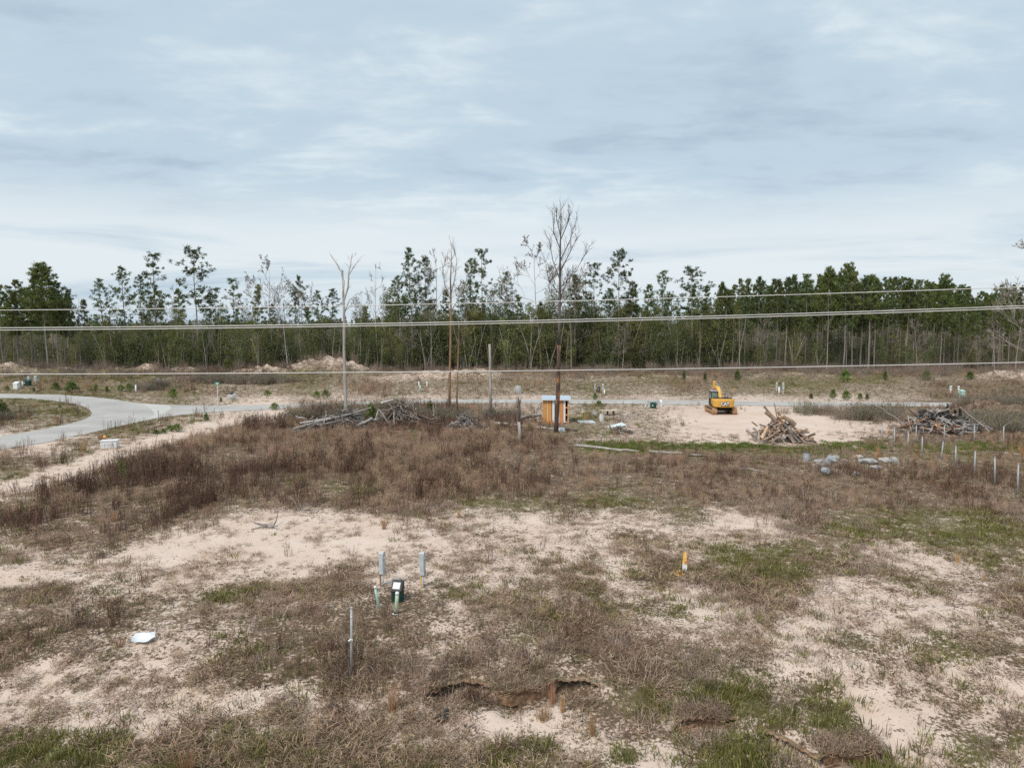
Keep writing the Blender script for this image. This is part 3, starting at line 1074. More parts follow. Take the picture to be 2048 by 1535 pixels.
def weed(seed, stems, rad, h0, h1, m, twigs=9, thick=.006, head=0):
    r = random.Random(seed); mb = MB()
    for i in range(stems):
        a = r.uniform(0, 6.3); q = rad * r.random() ** .5
        b = Vector((math.cos(a) * q, math.sin(a) * q, -.02))
        L = r.uniform(h0, h1)
        pts = wander(r, b, (r.uniform(-.16, .16), r.uniform(-.16, .16), 1), L, 3, .07)
        mb.tube(pts, [thick, thick * .9, thick * .7, thick * .4], 3, cap=False)
        for j in range(twigs):
            f = r.uniform(.9, 2.99); p = pts[int(f)].lerp(pts[int(f) + 1], f - int(f))
            d = (rv(r) + Vector((0, 0, .9))).normalized() * L * r.uniform(.07, .22)
            w = rv(r, thick * 1.1)
            mb.add([p - w, p + w, p + d], [(0, 1, 2)])
        for j in range(head):
            p = pts[-1] + rv(r, .10) + Vector((0, 0, -.06))
            u = rv(r, .018); w = rv(r, .009)
            mb.add([p - u, p + w, p + u, p - w], [(0, 1, 2, 3)])
    return mb.mesh('weed', m)


PROTO_COL = {}


def protos(key, meshes):
    c = bpy.data.collections.new(key)
    for i, me in enumerate(meshes):
        if isinstance(me, tuple):
            a, b = me[0], me[1]
            bm = bmesh.new(); bm.from_mesh(a)
            n0 = len(bm.faces)
            bm.from_mesh(b)
            bm.faces.ensure_lookup_table()
            for f in bm.faces[n0:]:
                f.material_index = 1
            j = bpy.data.meshes.new(key); bm.to_mesh(j); bm.free()
            j.materials.append(a.materials[0]); j.materials.append(b.materials[0])
            me = j
        o = bpy.data.objects.new('%s_%02d' % (key, i), me)
        c.objects.link(o)
    PROTO_COL[key] = (c, len(meshes))


def scatter(name, key, pts, rot, scl, idx, label, kind='stuff'):
    n = len(pts)
    if n == 0:
        return None
    col, cnt = PROTO_COL[key]
    me = bpy.data.meshes.new(name)
    me.vertices.add(n); me.vertices.foreach_set('co', np.asarray(pts, np.float32).ravel())
    a = me.attributes.new('rot', 'FLOAT_VECTOR', 'POINT'); a.data.foreach_set('vector', np.asarray(rot, np.float32).ravel())
    a = me.attributes.new('scl', 'FLOAT_VECTOR', 'POINT'); a.data.foreach_set('vector', np.asarray(scl, np.float32).ravel())
    a = me.attributes.new('idx', 'INT', 'POINT'); a.data.foreach_set('value', np.asarray(idx, np.int32))
    o = put(name, me)
    ng = bpy.data.node_groups.new(name + '_nodes', 'GeometryNodeTree')
    ng.interface.new_socket('Geometry', in_out='INPUT', socket_type='NodeSocketGeometry')
    ng.interface.new_socket('Geometry', in_out='OUTPUT', socket_type='NodeSocketGeometry')
    N = ng.nodes.new; L = ng.links.new
    gi = N('NodeGroupInput'); go = N('NodeGroupOutput')
    iop = N('GeometryNodeInstanceOnPoints')
    ci = N('GeometryNodeCollectionInfo')
    ci.inputs['Collection'].default_value = col
    ci.inputs['Separate Children'].default_value = True
    ci.inputs['Reset Children'].default_value = True
    L(gi.outputs[0], iop.inputs['Points']); L(ci.outputs[0], iop.inputs['Instance'])
    iop.inputs['Pick Instance'].default_value = True

    def na(nm, dt):
        k = N('GeometryNodeInputNamedAttribute'); k.data_type = dt; k.inputs['Name'].default_value = nm
        return k.outputs['Attribute']
    L(na('idx', 'INT'), iop.inputs['Instance Index'])
    L(na('rot', 'FLOAT_VECTOR'), iop.inputs['Rotation'])
    L(na('scl', 'FLOAT_VECTOR'), iop.inputs['Scale'])
    L(iop.outputs[0], go.inputs[0])
    md = o.modifiers.new('scatter', 'NODES'); md.node_group = ng
    return tag(o, label, None, None, kind)


rng = np.random.default_rng(11)
# footprints to keep clear of ground cover: x, y, radius (filled below from the things' places)
CLEAR = []


def sample(bands):
    """bands: (y0, y1, density per m2) -> points in front of the camera"""
    out = []
    for y0, y1, dens in bands:
        hw = .78 * y1 + 3
        n = int((y1 - y0) * 2 * hw * dens)
        yy = rng.uniform(y0, y1, n); xx = rng.uniform(-hw, hw, n)
        k = np.abs(xx) < .78 * yy + 3
        out.append(np.stack([xx[k], yy[k]], 1))
    return np.concatenate(out)


def keep_off(p, road=.25):
    k = poly_sdf(p[:, 0], p[:, 1], ROAD) > road
    for cx, cy, r in CLEAR:
        k &= np.hypot(p[:, 0] - cx, p[:, 1] - cy) > r
    return p[k]


def grow_cover(name, key, col_i, bands, label, s0, s1, tilt=.12, gamma=1.0, clump=(.45, .8), zscale=1.0, cap=1.0, near=None, wide=False):
    p = sample(bands)
    cv = cover(p[:, 0], p[:, 1])[:, col_i] ** gamma
    cl = np.clip(.5 + clump[1] * 3.2 * fbm(p[:, 0] * clump[0], p[:, 1] * clump[0], 300 + col_i, 3), 0.02, 1.6)
    cl = cl * np.clip(.75 + 2.2 * fbm(p[:, 0] * .14, p[:, 1] * .14, 900 + col_i, 3), .15, 1.5)
    p = p[rng.random(len(p)) < np.minimum(cap, cv * cl)]
    for line, dep in SCARPS:                  # raw soil faces stay bare
        d = p[:, 1] - np.interp(p[:, 0], [q[0] for q in line], [q[1] for q in line])
        p = p[~((d < .24) & (d > -.32) & (p[:, 0] > line[0][0] + .2) & (p[:, 0] < line[-1][0] - .2))]
    p = keep_off(p)
    n = len(p)
    z = H(p[:, 0], p[:, 1])
    s = rng.uniform(s0, s1, n) * np.clip(.75 + 1.3 * (fbm(p[:, 0] * .35, p[:, 1] * .35, 555, 2) + .25), .55, 1.5)
    ppx = 1024 + F_PX * p[:, 0] / p[:, 1]
    if wide:
        s = s * np.interp(ppx, [950, 1250], [1.0, .62])
    if near is not None:
        s = s * np.interp(p[:, 1], *near)
    rot = np.stack([rng.normal(0, tilt, n), rng.normal(0, tilt, n), rng.uniform(0, 6.3, n)], 1)
    scl = np.stack([s, s, s * zscale * rng.uniform(.75, 1.2, n)], 1)
    return scatter(name, key, np.column_stack([p, z]), rot, scl, rng.integers(0, PROTO_COL[key][1], n), label)


# ------------------------------------------------------------------ woodland
PINES = [pine(101 + i, 20, cs, w, n, cl, k, .075, flat=fl, leaf=lf, gap=gp) for i, (cs, w, n, cl, k, fl, lf, gp) in enumerate([
    (.46, 2.9, 44, .68, 22, .0, 'needles_mid', .12), (.54, 2.7, 38, .66, 22, .2, 'needles_mid', .12), (.40, 3.1, 46, .66, 22, .3, 'needles_mid', .15),
    (.56, 2.6, 34, .64, 22, .0, 'needles_mid', .15), (.48, 2.9, 42, .66, 22, .15, 'needles_dark', .15)])]
OPEN_PINES = [pine(131 + i, 22, cs, w, n, cl, 18, .07, flat=fl, gap=gp, lean=ln) for i, (cs, w, n, cl, fl, gp, ln) in enumerate([
    (.48, 4.2, 36, .66, .3, .15, .0), (.40, 3.9, 40, .64, .1, .15, .03), (.52, 4.6, 32, .68, .5, .1, .0), (.74, 3.2, 18, .66, .5, .0, .02), (.34, 3.6, 44, .64, .1, .1, -.03)])]
BROAD_PINE = pine(151, 20, .52, 4.6, 70, .78, 30, .08, flat=.35, leaf='needles_mid')
BARES = [bare(201, 18, .30, 5), bare(202, 18, .42, 5, fork=.3), bare(203, 20, .26, 5, wood='bark_pale'), bare(204, 14, .45, 5, fork=.25, wood='bark_pale'),
         bare(205, 16, .36, 5, wood='bark_dark', twig='twig_gray')]
WIDE_BARE = bare(211, 19, .52, 6, fork=.30, wood='bark_gray', kids=3, tuft=.25)
LEAFY = [leafy(301, 9, 5.0, 2100, 'leaves_olive', .26), leafy(302, 8, 5.5, 2100, 'leaves_dark', .27), leafy(303, 11, 5.0, 2300, 'leaves_olive', .26, 11),
         leafy(304, 6, 5.0, 1700, 'leaves_dark', .26), leafy(305, 7, 4.0, 1500, 'leaves_brown', .22)]
GOLD_LEAFY = leafy(310, 11, 6.0, 2600, 'leaves_yellow', .28, 12)


def tree(name, proto, px, top, y, label, cat, parts=('trunk', 'crown'), group=None, sx=1.0, rz=None, base=None):
    """stands at distance y on the bearing px with its top on image row top"""
    x = x_at(px, 720, y)
    z0 = G(x, y)
    hh = z_at(top, y) - z0
    s = hh / proto[2]
    r = random.Random(int(px * 13 + y))
    o = thing(name, (x, y, z0), label, cat, rz if rz is not None else r.uniform(0, 6.3), group)
    o.scale = (s * sx, s * sx, s)
    put(parts[0], proto[0], o); put(parts[1], proto[1], o)
    return o


BL = ('trunk', 'limbs')
OP = OPEN_PINES
# pines that stand out against the sky
for px, top, y, pr, sx, lab in [
    (6, 572, 148, PINES[0], 1.1, 'dense green pine cut by the left picture edge'),
    (38, 563, 150, PINES[2], 1.15, 'dense pine left of the broadest pine in the left clump'),
    (96, 538, 146, BROAD_PINE, 1.0, 'broadest and tallest dense pine of the left clump'),
    (118, 566, 152, PINES[1], 1.1, 'dense pine partly hidden behind the right side of the broadest left pine'),
    (64, 578, 154, PINES[4], 1.1, 'shorter dense pine inside the left clump beside the broadest pine'),
    (140, 590, 158, PINES[3], 1.0, 'low dense pine at the right edge of the left clump'),
    (212, 560, 150, OP[4], .95, 'open leaning pine standing first right of the left pine clump'),
    (256, 536, 150, OP[1], .85, 'dark ragged pine just left of the tall flat topped pine'),
    (284, 556, 157, OP[3], .9, 'small dark pine squeezed between two taller ragged pines on the left'),
    (312, 511, 149, OP[0], .85, 'tall pine with long flat side branches left of the gold green tree'),
    (398, 504, 150, OP[2], .85, 'tallest pine of the left half with crown in tiers above the street sign'),
    (428, 587, 152, OP[1], .8, 'short bushy dark pine beside the tallest left pine'),
    (472, 561, 154, OP[0], .85, 'open rounded pine left of the wide bare tree'),
    (518, 571, 146, PINES[0], .95, 'green bushy pine in front of the wide bare tree on the left'),
    (602, 557, 150, OP[3], .7, 'thin pine with only a small tuft at its top'),
    (642, 583, 152, OP[4], .85, 'short dark pine just left of the pale dead snag'),
    (800, 554, 152, OP[1], .8, 'stubby dark pine right of the pale dead snag'),
    (826, 499, 150, OP[4], .75, 'tall sparse pine leaning with open tufted top, middle of the wood'),
    (850, 521, 153, OP[2], .7, 'rounded pine tight beside the tall sparse leaning pine'),
    (944, 520, 156, OP[1], .7, 'narrow dark pine behind the left side of the pointed pine'),
    (962, 504, 150, OP[0], .75, 'pointed open pine right of the twin bare dead tree'),
    (1008, 546, 152, OP[4], .8, 'middling dark pine left of the wide spreading oak'),
    (1150, 553, 150, PINES[4], .9, 'dark pine crown just right of the tall burnt tree'),
    (1184, 531, 153, OP[0], .85, 'open pine between the tall burnt tree and the lone flat crowned pine'),
    (1236, 509, 149, OP[2], .8, 'lone tall pine with flat layered crown right of the burnt tree'),
    (1264, 566, 151, PINES[0], 1.0, 'full green pine at the foot of the lone flat crowned pine'),
    (1296, 572, 154, PINES[2], .9, 'lower green pine second right of the lone flat crowned pine'),
    (1324, 544, 152, OP[1], .75, 'narrow pointed pine left of the round topped pine'),
    (1384, 542, 150, OP[2], 1.05, 'round topped open pine left of the dense right stand'),
    (1410, 574, 156, PINES[3], .9, 'low pine filling the gap beside the round topped pine'),
]:
    tree('pine_tree', pr, px, top, y, lab, 'pine tree', sx=sx * (1.18 if pr in OP else 1), group='pines of the wood edge')

# the even stand on the right: crowns one cannot tell apart
sr = random.Random(5)
STAND_TOPS = [(1430, 572), (1470, 549), (1510, 548), (1560, 552), (1600, 548), (1650, 545), (1690, 538), (1715, 552), (1750, 549), (1790, 552), (1830, 558), (1880, 560), (1930, 572), (1975, 574), (2010, 568), (2060, 570)]
sx_, sy_ = zip(*STAND_TOPS)
for i in range(96):
    px = 1436 + (2070 - 1436) * ((i * .618034) % 1.0) + sr.uniform(-4, 4)
    dep = sr.random()
    y = 142 + 34 * dep
    top = float(np.interp(px, sx_, sy_)) + abs(sr.gauss(0, 13)) + dep * 6
    tree('pine_tree', PINES[sr.randrange(5)], px, top, y, 'slender green pine in the dense even stand filling the right side', 'pine tree',
         sx=sr.uniform(.60, .95), group='even pine stand on the right')
for i, (px, top) in enumerate([(1693, 538), (1880, 559), (1655, 546)]):
    tree('pine_tree', BROAD_PINE, px, top, 145, ['tallest broad crowned pine of the dense right stand', 'broad double crowned pine near the right end of the stand',
         'second broad pine left of the tallest one in the right stand'][i], 'pine tree', sx=.62, group='pines of the wood edge')
# more slim trunks in the left clump
for i in range(12):
    px = 2 + 150 * ((i * .618) % 1) ; y = 150 + 22 * sr.random()
    tree('pine_tree', PINES[sr.randrange(5)], px, 578 + abs(sr.gauss(0, 9)), y, 'slim dark trunked pine crowded inside the left pine clump', 'pine tree', sx=sr.uniform(.6, .9), group='slim pines of the left clump')

fr = random.Random(77)
for i in range(26):
    px = 150 + 1280 * ((i * .618034 + .13) % 1.0)
    tree('pine_tree', OP[fr.randrange(5)] if fr.random() < .6 else PINES[fr.randrange(5)], px, fr.uniform(575, 622), fr.uniform(150, 172),
         'lower pine filling the wood between the taller pines, left of the even stand', 'pine tree', sx=fr.uniform(.85, 1.25), group='lower pines between the tall ones')
# bare trees that stand out
for px, top, y, pr, sx, lab in [
    (163, 592, 152, BARES[0], .9, 'grey bare twiggy tree right of the left pine clump'),
    (324, 600, 150, BARES[1], .7, 'thin bare tree beside the tall pine with flat side branches'),
    (356, 566, 150, BARES[2], .5, 'thin leafless tree with small brown tuft left of the tallest left pine'),
    (412, 640, 148, BARES[3], .8, 'low pale crooked bare tree beneath the tallest left pine'),
    (546, 543, 148, WIDE_BARE, .8, 'wide pale bare tree with rounded crown right of the green bushy pine'),
    (575, 600, 146, BARES[3], .9, 'crooked bare grey tree with drooping limbs near the pale snag'),
    (665, 640, 144, BARES[3], .8, 'short white barked bare tree just left of the pale snag'),
    (722, 590, 150, BARES[1], .8, 'greyish bare tree just right of the pale snag'),
    (756, 522, 150, BARES[2], .55, 'tall slim bare tree halfway between the snag and the sparse pine'),
    (815, 640, 143, BARES[4], .9, 'low bare tree with leaning trunk in the middle of the wood'),
    (862, 600, 143, BARES[2], .5, 'pale smooth trunk curving up at the centre of the wood'),
    (878, 507, 150, BARES[1], .75, 'tall leaning bare tree touching the twin dead tree on its left'),
    (940, 588, 152, BARES[0], 1.0, 'soft grey bare crown between the twin dead tree and pointed pine'),
    (1082, 509, 148, WIDE_BARE, .85, 'big wide spreading tree with sparse brown leaves left of the burnt tree'),
    (1142, 600, 146, BARES[1], 1.0, 'pale twiggy bare tree behind the foot of the burnt tree'),
    (1245, 650, 143, BARES[3], .7, 'slight bare tree with yellow green undergrowth right of the shed'),
    (1480, 630, 143, BARES[2], .5, 'thin pale bare trunk at the left end of the dense stand'),
    (1530, 640, 142, BARES[4], .8, 'low bare tree with forked limbs among the stand trunks'),
    (1654, 580, 141, BARES[2], .3, 'straight white bare trunk in front of the dense stand'),
    (1835, 640, 141, BARES[3], .6, 'pale leaning bare tree near the right end of the stand'),
    (1990, 615, 141, BARES[0], .7, 'grey bare tree near the right picture edge'),
    (2032, 600, 143, BARES[1], .6, 'bare tree with yellowish trunk close to the right picture edge'),
]:
    tree('bare_tree', pr, px, top, y, lab, 'bare tree', BL, sx=sx, group='leafless trees of the wood')
tree('oak_tree', GOLD_LEAFY, 366, 612, 150, 'rounded gold green leafy tree beneath the tallest left pine', 'tree', sx=1.0)
tree('bare_tree', bare(230, 22, .34, 6, fork=.25, wood='bark_gray'), 2082, 462, 92, 'big bare tree reaching in past the right picture edge', 'bare tree', BL)

# ------ dead trees standing on the lot
def lot_tree(name, px, base_py, label):
    x, y, z = P(px, base_py)
    return thing(name, (x, y, z), label, 'dead tree'), y


def to_local(o, px, py, y=None, dy=0.0):
    y = (o.location.y if y is None else y)
    return Vector((x_at(px, py, y) - o.location.x, dy, z_at(py, y) - o.location.z))


def limb(mb, o, pxs, rads, dys=None, n=6):
    pts = [to_local(o, a, b, dy=(dys[i] if dys else 0)) for i, (a, b) in enumerate(pxs)]
    mb.tube(pts, rads, n)
    return pts


def twigs(mb, r, pts, L, n, rad, lev=2, up=.5):
    for i in range(n):
        f = r.uniform(.15, .999) * (len(pts) - 1)
        p = pts[int(f)].lerp(pts[int(f) + 1], f - int(f))
        d = ((pts[-1] - pts[0]).normalized() * .7 + rv(r, .9) + Vector((0, 0, up))).normalized()
        q = wander(r, p, d, L * r.uniform(.5, 1), 3, .2)
        mb.tube(q, [rad, rad * .8, rad * .6, rad * .4], 3, cap=False)
        if lev > 1:
            twigs(mb, r, q, L * .55, 3, rad * .6, lev - 1, up)


# pale forked snag
o, sy = lot_tree('dead_snag', 693, 858, 'pale dead snag with forked broken top beside the brush pile')
r = random.Random(3)
mb = MB()
limb(mb, o, [(694, 866), (691, 800), (688, 700), (688, 620), (686, 585), (688, 560)], [.24, .17, .135, .12, .105, .085], n=8)
for k in range(6):
    a = k * 1.05
    mb.tube([(math.cos(a) * .12, math.sin(a) * .12, .7), (math.cos(a) * .34, math.sin(a) * .34, .15), (math.cos(a) * .75, math.sin(a) * .75, -.15)], [.09, .09, .05], 5)
mb.obj('trunk', M['snag_pale'], o, smooth=True)
mb = MB()
p1 = limb(mb, o, [(687, 590), (684, 548), (672, 528), (657, 508)], [.10, .08, .055, .03], [0, .2, .5, .8])
p2 = limb(mb, o, [(688, 600), (697, 575), (699, 545), (706, 507)], [.10, .08, .06, .02], [0, -.2, -.3, -.2])
p3 = limb(mb, o, [(699, 550), (712, 532), (727, 514)], [.05, .035, .012], [-.3, -.6, -.8])
p4 = limb(mb, o, [(688, 628), (697, 600), (712, 585)], [.06, .04, .02], [0, .4, .9])
limb(mb, o, [(683, 552), (684, 540)], [.11, .09], [.2, .2])
twigs(mb, r, p1, .7, 6, .018, 1); twigs(mb, r, p2, .8, 9, .018, 2); twigs(mb, r, p3, .6, 5, .014, 1); twigs(mb, r, p4, .5, 4, .014, 1)
mb.obj('limbs', M['snag_pale'], o)

# twin bare dead tree
o, sy = lot_tree('dead_tree', 898, 832, 'tall slim dead tree with twin stems and peeling brown lower trunk')
r = random.Random(4)
mb = MB(); p = limb(mb, o, [(898, 838), (899, 780), (901, 690), (902, 620), (901, 560), (904, 488)], [.19, .15, .125, .105, .08, .012], n=7)
mb.obj('trunk', M['bark_peeled'], o, smooth=True)
mb = MB()
q1 = limb(mb, o, [(902, 622), (921, 590), (931, 565), (934, 545)], [.06, .045, .03, .012], [0, .3, .5, .6])
q2 = limb(mb, o, [(901, 600), (890, 570), (886, 540), (893, 515)], [.05, .04, .028, .01], [0, -.3, -.5, -.5])
q3 = limb(mb, o, [(902, 590), (910, 555), (914, 520), (909, 500)], [.05, .04, .028, .01], [0, -.2, -.4, -.5])
for q in (q1, q2, q3, p[3:]):
    twigs(mb, r, q, 1.1, 13, .023, 2, 1.0)
mb.obj('limbs', M['twig_gray'], o)
o, sy = lot_tree('dead_tree', 913, 838, 'thinner dead stem close beside the twin stemmed dead tree')
mb = MB(); p = limb(mb, o, [(913, 846), (914, 790), (916, 720), (918, 660), (919, 648)], [.11, .09, .08, .07, .05], n=6)
limb(mb, o, [(914, 800), (911, 790)], [.05, .03])
mb.obj('trunk', M['bark_peeled'], o, smooth=True)

# tall burnt tree in front of the shed
o, sy = lot_tree('burnt_tree', 1113, 864, 'tallest leafless tree with burnt orange peeled trunk in front of the shed')
r = random.Random(8)
mb = MB(); p = limb(mb, o, [(1112, 870), (1113, 845), (1116, 790), (1117, 740), (1118, 690)], [.26, .215, .20, .185, .17], n=9)
mb.obj('lower_trunk', M['bark_orange'], o, smooth=True)
mb = MB(); p = limb(mb, o, [(1118, 692), (1119, 640), (1120, 590), (1120, 540), (1121, 480), (1122, 418)], [.155, .145, .13, .10, .06, .012], n=7)
mb.obj('upper_trunk', M['bark_dark'], o, smooth=True)
mb = MB()
for (x1, y1), (x2, y2), (x3, y3), d in [((1120, 600), (1135, 560), (1150, 540), .8), ((1120, 560), (1105, 520), (1098, 480), -.5), ((1120, 545), (1140, 505), (1158, 470), .6),
                                       ((1121, 520), (1140, 480), (1150, 445), -.9), ((1121, 500), (1108, 465), (1106, 430), .6), ((1121, 480), (1134, 450), (1142, 425), .3),
                                       ((1120, 575), (1150, 545), (1178, 492), -.5), ((1120, 590), (1098, 560), (1092, 520), .6), ((1121, 470), (1113, 440), (1114, 420), -.3),
                                       ((1120, 610), (1145, 585), (1165, 560), .9)]:
    q = limb(mb, o, [(x1, y1), (x2, y2), (x3, y3)], [.05, .034, .010], [0, d * .6, d])
    twigs(mb, r, q, 1.35, 11, .022, 2, .9)
    for j in range(5):
        needle_clump(mb, r, q[1].lerp(q[2], r.random()) + rv(r, .5), .12, 2, .035)
twigs(mb, r, p[2:], 1.4, 26, .022, 2, .9)
mb.obj('limbs', M['bark_dark'], o)

o, sy = lot_tree('dead_snag', 979, 836, 'straight limbless grey snag with blunt top behind the short stump')
mb = MB(); limb(mb, o, [(980, 842), (981, 780), (980, 720), (979, 688)], [.17, .14, .125, .12], n=8)
limb(mb, o, [(981, 805), (986, 796), (985, 790)], [.07, .07, .03])
mb.obj('trunk', M['snag_pale'], o, smooth=True)
o, sy = lot_tree('dead_stump', 1039, 884, 'short broken stump, dark at top and pale below, near the shed')
mb = MB(); limb(mb, o, [(1040, 890), (1039, 860), (1037, 842)], [.15, .14, .14], n=8)
mb.obj('trunk', M['snag_pale'], o, smooth=True)
mb = MB(); limb(mb, o, [(1037.0, 843), (1038, 820), (1037.5, 803), (1036, 793)], [.142, .15, .12, .04], n=8)
limb(mb, o, [(1040, 806), (1043, 792)], [.05, .02]); limb(mb, o, [(1034, 815), (1032, 791)], [.03, .02])
mb.obj('charred_top', M['bark_dark'], o)

# ------------------------------------------------------------------ masses nobody could count
def scatter_at(name, key, x, y, s, label, zs=1.0, tilt=.05, idx=None):
    n = len(x)
    z = H(x, y)
    rot = np.stack([rng.normal(0, tilt, n), rng.normal(0, tilt, n), rng.uniform(0, 6.3, n)], 1)
    scl = np.stack([s, s, s * zs * rng.uniform(.85, 1.15, n)], 1)
    return scatter(name, key, np.column_stack([x, y, z]), rot, scl, rng.integers(0, PROTO_COL[key][1], n) if idx is None else idx, label)


protos('understory', LEAFY[:4])
n = 1250
yy = 147 + 40 * rng.random(n) ** 1.2; xx = rng.uniform(-.80, .80, n) * yy
ppx = 1024 + F_PX * xx / yy
dens = np.interp(ppx, [0, 150, 200, 1300, 1420, 1500, 1700, 2048], [.40, .45, 1, 1, .9, .6, .45, .4])
k = rng.random(n) < dens
sc_ = rng.uniform(.5, 1.55, n) * np.interp(ppx, [0, 150, 250, 620, 780, 1000, 1400, 1500, 2048], [.6, .6, .8, .8, 1.05, 1.12, 1.0, .7, .6])
scatter_at('understory_thicket', 'understory', xx[k], yy[k], sc_[k], 'olive and dark evergreen understory filling the wood edge')
protos('wood_mass', [PINES[0], PINES[3], LEAFY[2], LEAFY[1], BARES[0], BARES[4]])
n = 900
yy = rng.uniform(180, 300, n); xx = rng.uniform(-.80, .80, n) * yy
ppx = 1024 + F_PX * xx / yy
idx = rng.choice(6, n, p=[.27, .25, .24, .20, .02, .02])
hi = np.interp(ppx, [0, 120, 170, 640, 700, 1380, 1440, 2048], [.85, .85, .34, .36, .60, .66, .98, .92])
s = np.where(idx < 2, rng.uniform(.85, 1.0, n) * hi, np.where(idx < 4, rng.uniform(.8, 1.2, n) * np.interp(ppx, [0, 120, 170, 640, 700, 1380, 1440], [1, 1, .62, .65, .85, .85, 1]), rng.uniform(.7, .95, n) * hi))
scatter_at('woodland', 'wood_mass', xx, yy, s, 'deep woodland behind the front trees', idx=idx)
protos('saplings_gray', [bare(240 + i, 9, .22, 4, wood='twig_gray', r0=.045) for i in range(3)])
n = 130
yy = rng.uniform(146, 172, n); xx = rng.uniform(-.80, .80, n) * yy
scatter_at('thin_gray_stems', 'saplings_gray', xx, yy, rng.uniform(.5, 1.25, n), 'thin grey saplings and poles between the trees', tilt=.08)
protos('far_trees', [LEAFY[1], LEAFY[0], PINES[4]])
n = 1500
yy = rng.uniform(650, 1100, n); xx = rng.uniform(-.9, .9, n) * yy
idx = rng.integers(0, 3, n)
scatter_at('distant_treeline', 'far_trees', xx, yy, np.where(idx == 2, .8, 1.75) * rng.uniform(.8, 1.1, n), 'dark distant tree line on the horizon', idx=idx)
protos('edge_brush', [brush(260, 1.9, 2.2, 48), brush(261, 1.5, 2.4, 44, leafn=3), brush(262, 2.4, 2.0, 48), brush(263, 1.3, 2.4, 40, 'twig_gray', 2, 'leaves_olive')])
n = 2300
yy = 124 + 34 * rng.random(n) ** .7; xx = rng.uniform(-.80, .80, n) * yy
ppx = 1024 + F_PX * xx / yy
dens = np.interp(yy, [122, 132, 142, 150], [.12, .30, .9, 1]) * np.interp(ppx, [0, 330, 480, 600, 1000, 1100, 2048], [.8, .8, .5, .4, .5, 1, 1])
k = rng.random(n) < dens
scatter_at('edge_brush', 'edge_brush', xx[k], yy[k], rng.uniform(.5, 1.0, k.sum()), 'pinkish brown leafless brush along the foot of the wood')
# dark brush thickets: left centre beyond the road and right end of the lot
bx, by = [], []
for (cx, cy, rx, ry, m) in [(490, 764, 9, 2.5, 130), (440, 765, 4, 2, 40), (520, 767, 5, 2, 50), (300, 778, 3, 2.2, 26), (1995, 832, 5.0, 3.5, 120), (2040, 812, 5, 4, 100), (1960, 812, 3, 2.5, 40), (2045, 850, 3, 3, 40),
                            (1700, 828, 6, 2, 40), (1740, 838, 4, 2, 36), (790, 835, 5.5, 1.6, 60), (660, 840, 5, 1.2, 34), (870, 842, 4, 1.5, 40), (985, 836, 4, 2, 26), (4, 838, 1.5, 2, 20)]:
    x, y, z = P(cx, cy)
    bx += list(x + rng.normal(0, rx * .5, m)); by += list(y + rng.normal(0, ry * .5, m))
bx, by = np.array(bx), np.array(by)
protos('thicket', [brush(270, 1.4, 1.8, 50, 'twig_brown', 3, 'leaves_dark'), brush(271, 1.2, 1.8, 50, 'twig_brown'), brush(272, 1.3, 1.8, 46, 'twig_gray', 3, 'leaves_olive')])
scatter_at('bramble_thicket', 'thicket', bx, by, rng.uniform(.6, 1.1, len(bx)), 'dark tangled bramble thickets beside the road')

